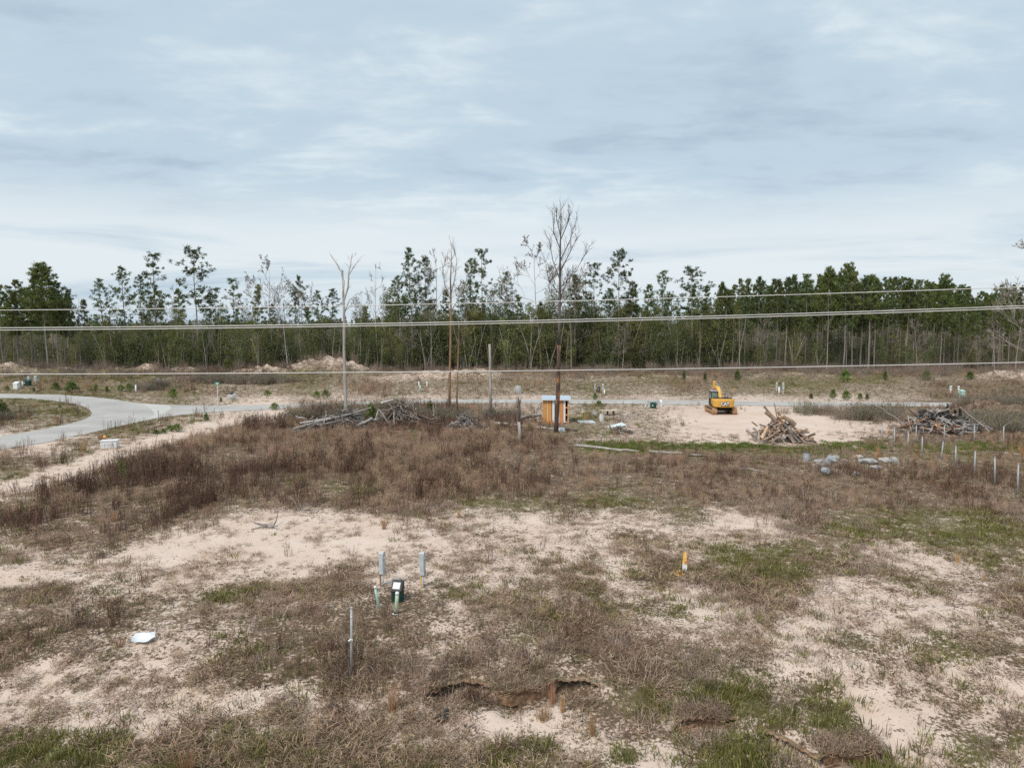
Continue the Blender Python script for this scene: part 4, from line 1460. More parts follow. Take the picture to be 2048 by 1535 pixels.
# ------------------------------------------------------------------ young pines and bushes
SAPS = [sapling(401 + i, 1.6, .95 + .1 * i) for i in range(4)]
SAP_DARK = sapling(410, 1.6, .8, 16, 'needles_mid')
BUSH = leafy(420, 1.3, 1.5, 420, 'leaves_yellow', .10, 8, low=.2)
BUSH_G = leafy(421, 1.3, 1.3, 420, 'needles_young', .09, 8, low=.2)
for px, top, base, sx, dark, lab in [
    (456, 712, 745, 1.3, 1, 'tall dark young pine standing alone at the wood foot on the left'),
    (145, 759, 785, 1.9, 0, 'broadest young pine on the verge beyond the left road loop'),
    (112, 761, 780, 1.6, 0, 'pale young pine left of the broadest verge pine'),
    (15, 770, 783, 1.1, 0, 'small young pine on the verge near the left picture edge'),
    (68, 773, 783, 1.0, 1, 'tiny young pine below the dark green utility box'),
    (193, 765, 784, 1.1, 0, 'slim young pine right of the broadest verge pine'),
    (182, 775, 785, 1.2, 0, 'tiny bushy young pine left of the slim verge pine'),
    (214, 770, 784, 1.1, 1, 'small dark young pine right of the slim verge pine'),
    (242, 767, 783, 1.4, 0, 'bushy young pine left of the white marker post'),
    (258, 763, 784, 1.0, 0, 'pointed young pine touching the white marker post'),
    (347, 772, 798, 1.1, 0, 'pointed young pine left of the green street sign'),
    (442, 793, 804, 1.0, 1, 'tiny dark pine at the foot of the street sign'),
    (549, 803, 819, 1.5, 0, 'candle shaped young pine on the near road edge'),
    (634, 779, 797, 1.3, 0, 'left one of two joined young pines across the road near the snag'),
    (651, 776, 797, 1.3, 0, 'right one of two joined young pines across the road near the snag'),
    (535, 778, 792, 1.5, 0, 'yellowing young pine on the rubbly far verge'),
    (313, 858, 868, 1.6, 0, 'little round pine right of the white concrete box'),
    (327, 860, 867, 1.4, 0, 'lowest little pine beside the sand track'),
    (340, 848, 862, 1.6, 0, 'left one of two bushy little pines above the sand track'),
    (354, 845, 863, 1.6, 0, 'right one of two bushy little pines above the sand track'),
    (413, 824, 841, 1.0, 1, 'dark slim sapling on the near verge of the road junction'),
    (2, 797, 838, 1.5, 1, 'dark pine on the road island at the left picture edge'),
    (120, 808, 816, 1.2, 0, 'tiny sapling on the grassy road island'),
    (673, 803, 826, .9, 0, 'slim young pine left behind the snag trunk'),
    (745, 802, 846, .85, 0, 'bright upright young pine in the brush pile middle'),
    (797, 797, 838, 1.0, 1, 'tallest dark young pine in the brush pile right part'),
    (762, 798, 826, .8, 0, 'young pine half hidden behind the brush pile ridge'),
    (860, 800, 832, 1.4, 1, 'wide feathery young pine at the right end of the brush pile'),
    (1190, 784, 800, .9, 0, 'tiny bright pine beside the far utility posts behind the shed'),
    (1197, 799, 811, 1.8, 0, 'low bright pine on the near road edge right of the shed'),
    (1368, 737, 762, .8, 1, 'slim young pine on the far slope left of the excavator'),
    (1410, 744, 760, 1.1, 1, 'small round young pine behind the excavator boom'),
    (1475, 737, 760, 1.4, 1, 'full young pine on the far slope right of the excavator'),
    (1622, 785, 797, 1.3, 1, 'dark tiny pine leftmost of the row across the road'),
    (1665, 774, 798, 1.0, 0, 'tallest young pine of the row across the road'),
    (1692, 777, 800, 1.5, 0, 'broad young pine right of the tallest in the row across the road'),
    (1720, 784, 799, 1.1, 0, 'pale thin pine third from the right in the row across the road'),
    (1734, 785, 799, 1.0, 1, 'small dark pine at the right end of the row across the road'),
    (1852, 738, 760, 1.6, 0, 'round bright pine on the far slope towards the right'),
    (1940, 740, 760, 1.6, 0, 'bright bushy pine on the far slope near the sand heap'),
    (1770, 738, 760, 1.0, 1, 'slim dark pine on the far slope left of the round bright one'),
    (1690, 735, 765, 1.2, 0, 'pale feathery young pine at the middle of the far right slope'),
]:
    x, y, z = P(px, base)
    y = min(y, 150); x = x_at(px, base, y); z = G(x, y)
    hh = max(.5, z_at(top, y) - z)
    pr = SAP_DARK if dark else SAPS[int(px) % 4]
    o = thing('pine_sapling', (x, y, z), lab, 'pine sapling', px % 6, 'young self sown pines')
    s = hh / pr[2]
    w = (.62 if y > 90 else .72) * s * sx * (1.6 if hh < 1.4 else 1.25)
    o.scale = (w, w, s)
    put('trunk', pr[0], o); put('crown', pr[1], o)
for px, base, wpx, hpx, pr, lab in [
    (577, 984, 26, 26, BUSH_G, 'round pale green bush in the dark weeds'),
    (246, 968, 30, 46, BUSH_G, 'feathery grey green bush at the left of the dark weeds'),
    (604, 972, 30, 24, BUSH, 'yellow green bush right behind the round pale bush'),
    (720, 990, 84, 16, BUSH, 'low spreading yellow green plant patch below the dark weeds'),
    (828, 888, 22, 28, BUSH_G, 'small green bush in the tan grass below the brush pile'),
    (395, 800, 22, 14, BUSH, 'yellow bush on the far verge left of the street sign'),
    (1215, 875, 30, 16, BUSH_G, 'green bush on the edge of the sand pad near the tin sheets'),
]:
    x, y, z = P(px, base)
    o = thing('bush', (x, y, z), lab, 'bush', px % 6)
    o.scale = (wpx * mpp(y) / 1.5, wpx * mpp(y) / 1.5, hpx * mpp(y) / 1.15)
    put('stems', pr[0], o); put('foliage', pr[1], o)
# conspicuous rusty grass clumps
BROOM = [blades(450 + i, 90, .22, .5, 1.25, .014, M['grass_orange'], .16, .12) for i in range(3)]
for px, base, hpx, wpx, lab in [(786, 1420, 82, 26, 'tall rusty broom grass clump below the green pipe marker'), (1103, 1408, 70, 16, 'slim rusty broom grass clump at the eroded bank'),
                                (1085, 1438, 44, 34, 'wider rusty broom grass in front of the slim clump'), (1125, 1424, 50, 12, 'thin rusty broom grass right of the slim clump'),
                                (768, 1058, 34, 12, 'small rusty grass clump on the open sand'), (918, 1034, 26, 9, 'thin rusty grass wisp on the far sand edge'),
                                (240, 1292, 26, 22, 'faded rusty grass left of the white sheet'), (1185, 1470, 70, 18, 'faint tan broom grass right below the eroded bank')]:
    x, y, z = P(px, base)
    o = thing('broom_grass', (x, y, z), lab, 'grass clump', px % 6)
    s = hpx * mpp(y) / 1.2
    w = wpx * mpp(y) / .55
    o.scale = (w, w, s)
    put('blades', BROOM[px % 3], o)

# ------------------------------------------------------------------ power lines
for nm, pts, rad, lab in [
    ('a', [(-500, 621), (0, 619), (600, 613), (1024, 605.5), (1300, 598), (1640, 586.4), (2048, 572.8), (2500, 557)], .0090, 'topmost single overhead wire crossing the whole view'),
    ('b', [(-500, 657), (0, 655.5), (600, 648.8), (1024, 642), (1300, 635.5), (1640, 625.5), (2048, 610.6), (2500, 592)], .0105, 'upper wire of the close pair across the treeline'),
    ('c', [(-500, 661.5), (0, 660), (600, 653.2), (1024, 646.3), (1300, 639.8), (1640, 629.8), (2048, 615), (2500, 596.5)], .0105, 'lower wire of the close pair across the treeline'),
    ('d', [(-500, 748.5), (0, 747.5), (600, 745.5), (1024, 742), (1300, 738), (1640, 732.5), (2048, 724), (2500, 713)], .0110, 'lowest overhead wire crossing below the tree trunks')]:
    yl = 16.0
    xs = np.array([x_at(a, b, yl) for a, b in pts]); zs = np.array([z_at(b, yl) for a, b in pts])
    pf = np.polyfit(xs, zs, 3)
    xx = np.linspace(xs[0], xs[-1], 61)
    mb = MB(); mb.tube([(x, yl, float(np.polyval(pf, x))) for x in xx], rad, 6)
    tag(mb.obj('overhead_wire', M['wire_metal'], smooth=True), lab, 'wire', 'overhead wires')

# ------------------------------------------------------------------ fence posts
FP = [(1740 + a / 6.65, 780 + b / 6.65, 1740 + c / 6.65, 780 + d / 6.65) for a, b, c, d in
      [(160, 465, 158, 690), (328, 505, 322, 750), (510, 560, 505, 810), (697, 620, 692, 880), (975, 685, 940, 930), (1142, 740, 1138, 1060), (1400, 810, 1390, 1140), (1662, 895, 1662, 1270), (1975, 980, 1962, 1390)]]
ORD = ['farthest', 'second farthest', 'third farthest', 'fourth farthest', 'leaning', 'fourth nearest', 'third nearest', 'second nearest', 'nearest']


def post(name, tx, ty, bx_, by_, label, rad=.045, group=None):
    x, y, z = P(bx_, by_)
    o = thing(name, (x, y, z), label, 'post', 0, group)
    t = Vector((x_at(tx, ty, y) - x, 0, z_at(ty, y) - z))
    mb = MB(); mb.tube([(0, 0, -.3), t], rad, 10); mb.obj('pipe', M['galvanised'], o, smooth=True)
    mb = MB(); u = t.normalized(); mb.tube([t - u * .02, t + u * .015, t + u * .04], [rad * 1.18, rad * 1.18, rad * .5], 10)
    mb.obj('cap', M['galvanised'], o)
    return o


for i, f in enumerate(FP):
    post('fence_post', *f, '%s metal post of the diagonal fence line on the right' % ORD[i], group='metal fence posts')
for i, (a, b, c, d) in enumerate([(618, 470, 608, 700), (990, 470, 988, 690), (1390, 480, 1385, 690), (1780, 480, 1773, 745)]):
    post('fence_post', 1740 + a / 6.65, 780 + b / 6.65, 1740 + c / 6.65, 780 + d / 6.65,
         '%s metal post of the row in front of the burnt brush pile' % ['leftmost', 'second from left', 'third from left', 'rightmost'][i], group='metal fence posts')
# near steel post with wire ties
o = post('steel_post', 703, 1215, 702, 1352, 'tall grey steel post standing in the near weeds', rad=.036)
mb = MB(); pz = 1.98
for h in (1.12, 1.83):
    mb.box((.05, -.02, h), (.05, .06, .05))
mb.tube([(-.045, -.03, 1.10), (.05, -.05, 1.16)], .03, 6)
mb.obj('insulator', M['white_plastic'], o)
mb = MB(); rr = random.Random(2)
mb.tube([(.05, 0, 1.1), (.25, -.1, .85), (.5, -.15, .72), (.8, -.1, .60), (1.0, 0, .35)], .004, 4)
mb.tube([(.05, 0, .8), (.2, .1, .5), (.45, .1, .33), (.7, 0, .2)], .004, 4)
mb.obj('loose_wire', M['twig_gray'], o)

# ------------------------------------------------------------------ near utility things
def meter_pedestal(px, top, base, label, post_mat, group=None, detail=True, side=-1):
    x, y, z = P(px, base)
    o = thing('meter_pedestal', (x, y, z), label, 'electric pedestal', R(-14), group)
    h = z_at(top, y) - z
    mb = MB(); mb.box((side * .075, .05, h * .5 - .1), (.09, .09, h * 1.0)); mb.obj('timber_post', M[post_mat], o, bevel=.004)
    mb = MB()
    b0 = h * .36
    prof = [(-.10, b0), (.09, b0), (.09, h), (-.06, h), (-.10, h - .05)]
    mb.prism(prof, -.095, .085)
    mb.obj('meter_box', M['meter_gray'], o, bevel=.008)
    mb = MB(); mb.box((-.005, -.104, h * .70), (.13, .012, h * .40)); mb.obj('cover_plate', M['meter_gray'], o, bevel=.003)
    mb = MB(); mb.tube([(.09, -.02, h * .82), (.125, -.02, h * .82), (.14, -.02, h * .82)], [.055, .055, .03], 12); mb.box((.10, 0, h * .45), (.04, .06, .10))
    mb.obj('meter', M['galvanised'], o)
    mb = MB(); mb.tube([(.0, -.01, -.2), (0, -.01, h * .37)], .036, 10); mb.tube([(0, -.01, .15), (0, -.01, .19)], .045, 10)
    mb.obj('conduit', M['meter_gray'], o, smooth=True)
    return o


meter_pedestal(765, 1103, 1171, 'grey meter pedestal on reddish post, left one behind green box', 'cedar')
meter_pedestal(846, 1103, 1174, 'grey meter pedestal on yellowish post, right one beyond the green box', 'yellow_wood')

x, y, z = P(793, 1206)
CLEAR.append((x, y, .75)); CLEAR.append((P(758, 1215)[0], P(758, 1215)[1], .3)); CLEAR.append((P(792, 1226)[0], P(792, 1226)[1] - .1, .4))
o = thing('cable_pedestal', (x, y + .25, G(x, y + .25)), 'dark green cable pedestal with white label on sloped face', 'cable pedestal', R(-12))
mb = MB(); mb.prism([(-.17, -.05), (.19, -.05), (.19, .40), (-.17, .40)], -.185, .185); mb.obj('lower_body', M['utility_green'], o, bevel=.015)
mb = MB(); mb.prism([(-.19, .401), (.20, .401), (.20, .70), (.12, .76), (.02, .76), (-.19, .46)], -.20, .20); mb.obj('hood', M['utility_green_dark'], o, bevel=.018)
mb = MB()
n_ = Vector((0, -.30, .21)).normalized()
a_, b_ = Vector((0, -.155, .515)), Vector((0, -.015, .712))
mb.add([a_ + n_ * .006 + Vector((-.135, 0, 0)), a_ + n_ * .006 + Vector((.135, 0, 0)), b_ + n_ * .006 + Vector((.135, 0, 0)), b_ + n_ * .006 + Vector((-.135, 0, 0)),
        a_ + n_ * .002 + Vector((-.135, 0, 0)), a_ + n_ * .002 + Vector((.135, 0, 0)), b_ + n_ * .002 + Vector((.135, 0, 0)), b_ + n_ * .002 + Vector((-.135, 0, 0))],
       [(0, 1, 2, 3), (0, 4, 5, 1), (1, 5, 6, 2), (2, 6, 7, 3), (3, 7, 4, 0)])
mb.obj('label_sheet', M['white_plastic'], o)
mb = MB()
for k in range(3):
    mb.box((0, -.176, .12 + .09 * k), (.25, .008, .018))
mb.obj('vent', M['black_plastic'], o)


def marker(px, base, tx, ty, rad, body, label, cap=True):
    x, y, z = P(px, base)
    o = thing('pipe_marker', (x, y, z), label, 'pipe marker')
    t = Vector((x_at(tx, ty, y) - x, 0, z_at(ty, y) - z))
    u = t.normalized()
    mb = MB(); mb.tube([-u * .15, t * .5, t - u * .05], rad, 14); mb.obj('pipe', M[body], o, smooth=True)
    mb = MB(); mb.tube([t - u * .075, t - u * .02, t + u * .015, t + u * .03], [rad * 1.12, rad * 1.14, rad * .9, rad * .3], 14); mb.obj('cap', M['white_plastic'], o, smooth=True)
    return o


marker(758, 1215, 750, 1172, .048, 'teal_plastic', 'leaning teal pipe marker with white cap left of green box')
o = marker(792, 1226, 794.5, 1184, .062, 'sage_plastic', 'thick sage green pipe marker with pale cap before the green box')
mb = MB(); mb.tube([(0, 0, .0), (0, 0, .055)], [.085, .08], 14); mb.obj('collar', M['black_plastic'], o)
mb = MB(); mb.tube([(-.02, -.02, -.03), (-.02, -.02, .012)], [.12, .10], 12); mb.obj('base_ring', M['white_plastic'], o)

# white sheet, black bag, orange marker, paper scrap
def crumpled(name, px, py, wpx, dpx, m, label, cat, seed, amp=.12, rot=0.0, nx=14, ny=9, lift=.03):
    x, y, z = P(px, py)
    o = thing(name, (x, y, z + lift), label, cat, rot)
    w = wpx * mpp(y); d = dpx
    r = np.random.default_rng(seed)
    mb = MB(); vs = []
    for side in (0, 1):
        for j in range(ny):
            for i in range(nx):
                u, v = i / (nx - 1) - .5, j / (ny - 1) - .5
                xx_ = u * w * (1 - .25 * abs(v)); yy_ = v * d + .10 * math.sin(u * 7 + seed) * d
                zz = amp * (float(vnoise(np.array([u * 3.1 + seed]), np.array([v * 2.7]), seed)[0]) - .35) + amp * .9 * (abs(u) ** 1.5 + max(0, v))
                vs.append((xx_, yy_, zz - side * .006))
    fs = []
    q = nx * ny
    for j in range(ny - 1):
        for i in range(nx - 1):
            a = j * nx + i
            fs.append((a, a + 1, a + nx + 1, a + nx)); fs.append((q + a, q + a + nx, q + a + nx + 1, q + a + 1))
    mb.add(vs, fs)
    return o, mb


o, mb = crumpled('plastic_sheet', 287, 1283, 44, .42, None, 'bent white plastic sheet lying in the near left weeds', 'plastic sheet', 3, .14, R(8), lift=.09)
CLEAR.append((o.location.x, o.location.y - .15, .42))
mb.obj('sheet', M['white_sheet'], o, smooth=True)
mb = MB(); mb.tube([(-.24, .16, .05), (-.22, .22, .17)], .012, 6); mb.tube([(.26, .16, .06), (.29, .24, .20)], .012, 6); mb.tube([(-.22, .20, .10), (.28, .22, .13)], .012, 6)
mb.obj('rim', M['white_plastic'], o)
o, mb = crumpled('trash_bag', 884, 1440, 24, .28, None, 'crumpled black plastic bag on the sand below the eroded bank', 'bag', 9, .10, R(35))
mb.obj('bag', M['black_plastic'], o)
x, y, z = P(896, 1428)
mb = MB(); mb.tube([(.12, .10, .03), (.20, .18, .07), (.27, .20, .06), (.31, .24, .09)], [.03, .05, .06, .02], 7); mb.obj('knotted_end', M['black_plastic'], o)
o, mb = crumpled('paper_scrap', 1361, 1452, 13, .22, None, 'small pale paper scrap caught in the near right grass', 'scrap', 5, .18, R(60))
mb.obj('paper', M['white_sheet'], o)

x, y, z = P(1370, 1143)
o = thing('marker_flag', (x, y, z), 'upright orange and white folded plastic marker on the sand', 'marker')
h = z_at(1104, y) - z
mb = MB(); mb.prism([(-.03, h * .42), (.03, h * .42), (.035, h * .75), (.015, h), (-.015, h), (-.035, h * .75)], -.05, .05)
mb.add([(-.11, 0, h * .42), (.07, -.02, h * .36), (.06, 0, h * .70), (-.03, 0, h * 1.0), (-.07, 0, h * .97), (-.10, 0, h * .6),
        (-.11, .02, h * .42), (.07, .0, h * .36), (.06, .02, h * .70), (-.03, .02, h * 1.0), (-.07, .02, h * .97), (-.10, .02, h * .6)],
       [(0, 1, 2, 3, 4, 5), (11, 10, 9, 8, 7, 6)] + [(i, i + 6, (i + 1) % 6 + 6, (i + 1) % 6) for i in range(6)])
mb.obj('orange_panel', M['orange_plastic'], o)
mb = MB()
mb.add([(-.11, -.006, .06), (-.05, -.015, -.02), (.02, -.02, 0), (.085, -.02, .18), (.075, -.015, h * .40), (-.105, -.006, h * .43),
        (-.11, .026, .06), (-.05, .02, -.02), (.02, .015, 0), (.085, .012, .18), (.075, .018, h * .40), (-.105, .028, h * .43)],
       [(0, 1, 2, 3, 4, 5), (11, 10, 9, 8, 7, 6)] + [(i, i + 6, (i + 1) % 6 + 6, (i + 1) % 6) for i in range(6)])
mb.obj('white_panel', M['white_plastic'], o)
mb = MB(); mb.box((.02, -.028, h * .50), (.10, .012, .05), (0, .3, 0)); mb.obj('red_stripe', M['red_plastic'], o)
o, mb = crumpled('marker_scrap', 1357, 1149, 22, .36, None, 'flat yellow orange plastic piece lying beside the upright marker', 'marker scrap', 6, .09)
mb.obj('panel', M['orange_plastic'], o)
mb = MB(); mb.box((.05, .0, .075), (.14, .07, .02), (0, 0, .3)); mb.obj('red_patch', M['red_plastic'], o)

# driftwood on the sand
def gnarled(name, px, py, label, cat, sticks, m, seed, L0, L1, r0, r1, spread, up=.3, parent=None):
    x, y, z = P(px, py)
    o = thing(name, (x, y, z), label, cat)
    r = random.Random(seed)
    for i in range(sticks):
        a = r.uniform(0, 6.3)
        c = Vector((r.gauss(0, spread), r.gauss(0, spread * .4), .02))
        c.z += G(x + c.x, y + c.y) - z
        mb = MB()
        pts = wander(r, c, (math.cos(a), math.sin(a) * .5, r.uniform(0, up)), r.uniform(L0, L1), 4, .25)
        q = r.uniform(r0, r1)
        mb.tube(pts, [q, q * .9, q * .8, q * .6, q * .3], 6)
        mb.obj('branch', M[m], o)
    return o


gnarled('driftwood', 545, 1052, 'weathered grey branch lying on the open sand', 'branch', 7, 'wood_gray', 5, .5, 1.1, .03, .07, .25, .35)
gnarled('fallen_branch', 600, 1022, 'thin tangle of dead twigs at the weed edge above the sand', 'branch', 8, 'wood_gray', 6, .6, 1.3, .012, .03, .5, .5)

# ------------------------------------------------------------------ log and brush piles
def logmesh(r, L, q, bend, fork=0, n=7):
    mb = MB()
    pts = wander(r, (-L / 2, 0, 0), (1, 0, 0), L, 5, bend)
    c = sum(pts, Vector()) / len(pts)
    pts = [p - c for p in pts]
    rad = [q * r.uniform(.9, 1.1) * (1 - .35 * i / 5) for i in range(6)]
    mb.tube(pts, rad, n)
    mb.mi[-1] = 1; mb.mi[-2] = 1
    for k in range(fork):
        p = pts[r.randrange(2, 5)]
        d = (Vector((.7, 0, 0)) + rv(r, .9)).normalized()
        w = wander(r, p, d, L * r.uniform(.15, .4), 3, bend * 1.3)
        mb.tube(w, [q * .5, q * .42, q * .3, q * .15], 5)
    return mb


def pile(name, px0, px1, base, top, label, cat, n, kinds, seed, Ls, qs, bend, steep=.6, fork=1, depth=.55, lean=1.0, peak=.5):
    """kinds: list of (weight, bark, cut, test) pieces heaped in a mound"""
    r = random.Random(seed)
    xc, y, z = P((px0 + px1) / 2, base)
    W = (px1 - px0) * mpp(y)
    y += W * depth * .35
    xc = x_at((px0 + px1) / 2, base, y); z = G(xc, y)
    Hh = z_at(top, y) - z
    o = thing(name, (xc, y, z), label, cat)
    variants = {}
    for i in range(n):
        t = r.random() ** .75                     # 0 top .. 1 rim
        a = r.uniform(0, 6.283)
        cx = math.cos(a) * t * W * .46 + (peak - .5) * W * (1 - t); cy = math.sin(a) * t * W * depth * .46
        cz = Hh * (1 - t) ** .8 * r.uniform(.55, .95) + .06
        L = r.uniform(*Ls); q = r.uniform(*qs)
        kd = r.choices(range(len(kinds)), [k[0] if (k[3] is None or k[3](cx / W, cz / Hh)) else .0001 for k in kinds])[0]
        key = (kd, r.randrange(8))
        if key not in variants:
            mb = logmesh(r, 1.0, 1.0, bend, 0)
            m = logmesh(random.Random(seed * 50 + len(variants)), (Ls[0] + Ls[1]) / 2, (qs[0] + qs[1]) / 2, bend, fork)
            variants[key] = m.mesh('log', [M[kinds[kd][1]], M[kinds[kd][2]]])
        me = variants[key]
        ob = put('log', me, o)
        s = L / ((Ls[0] + Ls[1]) / 2); sq = q / ((qs[0] + qs[1]) / 2)
        # most pieces slope down and outwards along the flank
        yaw = a + r.gauss(0, .75)
        if r.random() < .25:
            yaw = r.uniform(0, 6.3)
        slope = math.atan2(Hh, W * .5) * lean * r.uniform(.2, 1.3) * (1 if r.random() < .8 else -.3)
        ob.location = (cx, cy, max(cz, q * .7))
        ob.rotation_euler = (r.uniform(0, 6.3), slope, yaw)
        ob.scale = (s, sq, sq)
    return o, W, Hh


CUT = 'wood_cut'
pl, W, Hh = pile('log_pile', 1497, 1632, 886, 836, 'heap of brown cut logs on the sand pad edge', 'log pile', 150,
                 [(1, 'wood_tan', CUT, None), (.35, 'wood_gray', CUT, None), (.06, 'wood_orange', CUT, None)], 21, (.9, 2.2), (.045, .125), .12, depth=.62, fork=0, peak=.42)
# logs jutting from its top
for (x1, y1), (x2, y2), q, m in [((1563, 852), (1529, 812), .12, 'wood_tan'), ((1553, 842), (1531, 824), .19, 'wood_tan'), ((1556, 850), (1549, 806), .06, 'wood_tan'), ((1566, 850), (1557, 822), .15, 'wood_orange'),
                                 ((1590, 850), (1566, 832), .24, 'wood_tan'), ((1524, 876), (1536, 852), .15, 'wood_cut'), ((1515, 852), (1504, 843), .07, 'wood_orange'), ((1600, 884), (1566, 846), .12, 'wood_gray'), ((1590, 886), (1578, 862), .11, 'wood_gray')]:
    mb = MB(); yy_ = pl.location.y - (1.4 if y1 > 860 else .2)
    a_ = Vector((x_at(x1, y1, yy_) - pl.location.x, yy_ - pl.location.y, z_at(y1, yy_) - pl.location.z)); b_ = Vector((x_at(x2, y2, yy_) - pl.location.x, yy_ - pl.location.y + .1, z_at(y2, yy_) - pl.location.z))
    a_.z = max(a_.z, .1)
    mb.tube([a_, a_.lerp(b_, .35) + rv(rnd, .05), a_.lerp(b_, .7) + rv(rnd, .05), b_], [q, q * .95, q * .85, q * .7], 8); mb.mi[-1] = 1
    mb.obj('log', [M[m], M[CUT]], pl)
CLEAR.append((pl.location.x, pl.location.y, 3.4))

pl, W, Hh = pile('burnt_brush_pile', 1772, 1972, 868, 820, 'wide charred brush pile with blackened centre behind fence posts', 'brush pile', 190,
                 [(.6, 'wood_char', 'wood_char', lambda u, v: v > .35 and -.28 < u < .3), (.7, 'wood_gray', 'wood_ash', None), (.5, 'wood_ash', 'wood_ash', lambda u, v: u > -.15),
                  (.6, 'wood_orange', CUT, lambda u, v: v < .5 and u < .15), (.25, 'bark_dark', 'wood_gray', None)], 22, (1.0, 3.0), (.03, .11), .16, depth=.5, fork=2)
mb = MB()
for i in range(24):                              # scorched root mass at its crown
    r = random.Random(500 + i); c = Vector((r.gauss(0, 1.2), r.gauss(0, .4), Hh * r.uniform(.55, .98)))
    mb.tube(wander(r, c, rv(r) + Vector((0, 0, .2)), r.uniform(.4, .9), 4, .5), [.16, .15, .13, .09, .04], 6)
mb.obj('root_mass', M['wood_char'], pl)
for (x1, y1), (x2, y2), q, m in [((1803, 846), (1766, 815), .09, 'wood_gray'), ((1840, 838), (1816, 811), .06, 'bark_dark'), ((1790, 856), (1828, 842), .10, 'wood_orange'), ((1906, 854), (1862, 840), .07, 'wood_orange'),
                                 ((1920, 868), (1944, 858), .12, 'wood_ash'), ((1978, 862), (1925, 814), .09, 'wood_gray'), ((1985, 858), (1945, 838), .06, 'wood_gray'), ((2005, 855), (2032, 840), .04, 'wood_gray')]:
    mb = MB(); yy_ = pl.location.y - 1.3
    a_ = Vector((x_at(x1, y1, yy_) - pl.location.x, -1.3, z_at(y1, yy_) - pl.location.z)); b_ = Vector((x_at(x2, y2, yy_) - pl.location.x, -.9, z_at(y2, yy_) - pl.location.z))
    mb.tube([a_, a_.lerp(b_, .35) + rv(rnd, .08), a_.lerp(b_, .7) + rv(rnd, .08), b_], [q, q * .95, q * .8, q * .5], 7)
    mb.obj('log', M[m], pl)
CLEAR.append((pl.location.x, pl.location.y, 3.2)); CLEAR.append((pl.location.x - 2.6, pl.location.y - .5, 2)); CLEAR.append((pl.location.x + 2.6, pl.location.y - .5, 2))

pl, W, Hh = pile('brush_pile', 580, 735, 866, 816, 'long weathered grey brush heap round the pale snag', 'brush pile', 190,
                 [(1, 'wood_gray', 'wood_gray', None), (.6, 'bark_dark', 'wood_gray', None), (.3, 'wood_ash', 'wood_ash', None), (.4, 'twig_brown', 'wood_gray', None)], 23, (.8, 3.2), (.018, .07), .24, depth=.45, fork=2, peak=.8, lean=.8)
for (x1, y1), (x2, y2), q in [((586, 858), (740, 816), .11), ((600, 846), (700, 830), .09), ((596, 864), (612, 842), .10), ((640, 850), (690, 838), .10), ((745, 836), (694, 862), .14), ((610, 836), (588, 833), .07), ((648, 846), (649, 822), .05),
                              ((755, 838), (728, 846), .12)]:
    mb = MB(); yy_ = pl.location.y - 1.0
    a_ = Vector((x_at(x1, y1, yy_) - pl.location.x, -1.0, z_at(y1, yy_) - pl.location.z)); b_ = Vector((x_at(x2, y2, yy_) - pl.location.x, -.5, z_at(y2, yy_) - pl.location.z))
    mb.tube([a_, a_.lerp(b_, .35) + rv(rnd, .1), a_.lerp(b_, .7) + rv(rnd, .1), b_], [q, q * .95, q * .8, q * .55], 7)
    mb.obj('log', M['wood_ash'], pl)
pl, W, Hh = pile('brush_pile', 735, 870, 852, 802, 'brown brush mound with green saplings right of the pale snag', 'brush pile', 150,
                 [(1, 'twig_brown', 'wood_gray', None), (.5, 'wood_gray', 'wood_gray', None), (.4, 'bark_dark', 'wood_gray', None)], 24, (1.0, 2.8), (.02, .07), .2, depth=.4, fork=2)
for (x1, y1), (x2, y2), q in [((744, 856), (757, 818), .10), ((757, 818), (778, 848), .08), ((789, 848), (788, 822), .08), ((762, 806), (786, 800), .16), ((868, 832), (866, 808), .04), ((866, 830), (874, 800), .03)]:
    mb = MB(); yy_ = pl.location.y - 1.2
    a_ = Vector((x_at(x1, y1, yy_) - pl.location.x, -1.2, z_at(y1, yy_) - pl.location.z)); b_ = Vector((x_at(x2, y2, yy_) - pl.location.x, -1.1, z_at(y2, yy_) - pl.location.z))
    mb.tube([a_, a_.lerp(b_, .5) + rv(rnd, .06), b_], [q, q * .95, q * .7], 7)
    mb.obj('log', M['snag_pale'], pl)
pl, W, Hh = pile('root_pile', 885, 978, 866, 826, 'tangled grey root wad heap left of the short stump', 'root pile', 120,
                 [(1, 'wood_gray', 'wood_gray', None), (.5, 'bark_dark', 'wood_gray', None), (.4, 'wood_ash', 'wood_ash', None)], 25, (.7, 1.7), (.02, .06), .3, depth=.6, fork=2)
pl, W, Hh = pile('debris_heap', 1204, 1268, 868, 852, 'low dark heap of broken boards and branches right of the shed', 'debris heap', 34,
                 [(1, 'bark_dark', 'wood_gray', None), (.6, 'wood_gray', 'wood_gray', None)], 26, (.6, 1.8), (.025, .06), .1, depth=.5, fork=0)
gnarled('branch_heap', 1688, 836, 'small loose branch heap on the sand pad right side', 'branch heap', 14, 'wood_tan', 41, .5, 1.3, .02, .05, .5, .5)

# fallen trunks
def fallen(pts_px, q, m, label, seed):
    r = random.Random(seed)
    pts = [Vector(P(a, b)) for a, b in pts_px]
    o = thing('fallen_log', pts[0], label, 'fallen log')
    mb = MB()
    full = []
    for a, b in zip(pts[:-1], pts[1:]):
        for k in range(3):
            p = a.lerp(b, k / 3); p.z = G(p.x, p.y) + q * .8 + r.uniform(-.02, .06); full.append(p - pts[0])
    e = pts[-1].copy(); e.z = G(e.x, e.y) + q * .6; full.append(e - pts[0])
    mb.tube(full, [q * (1 - .4 * i / len(full)) for i in range(len(full))], 8); mb.obj('trunk', M[m], o, smooth=True)
    return o


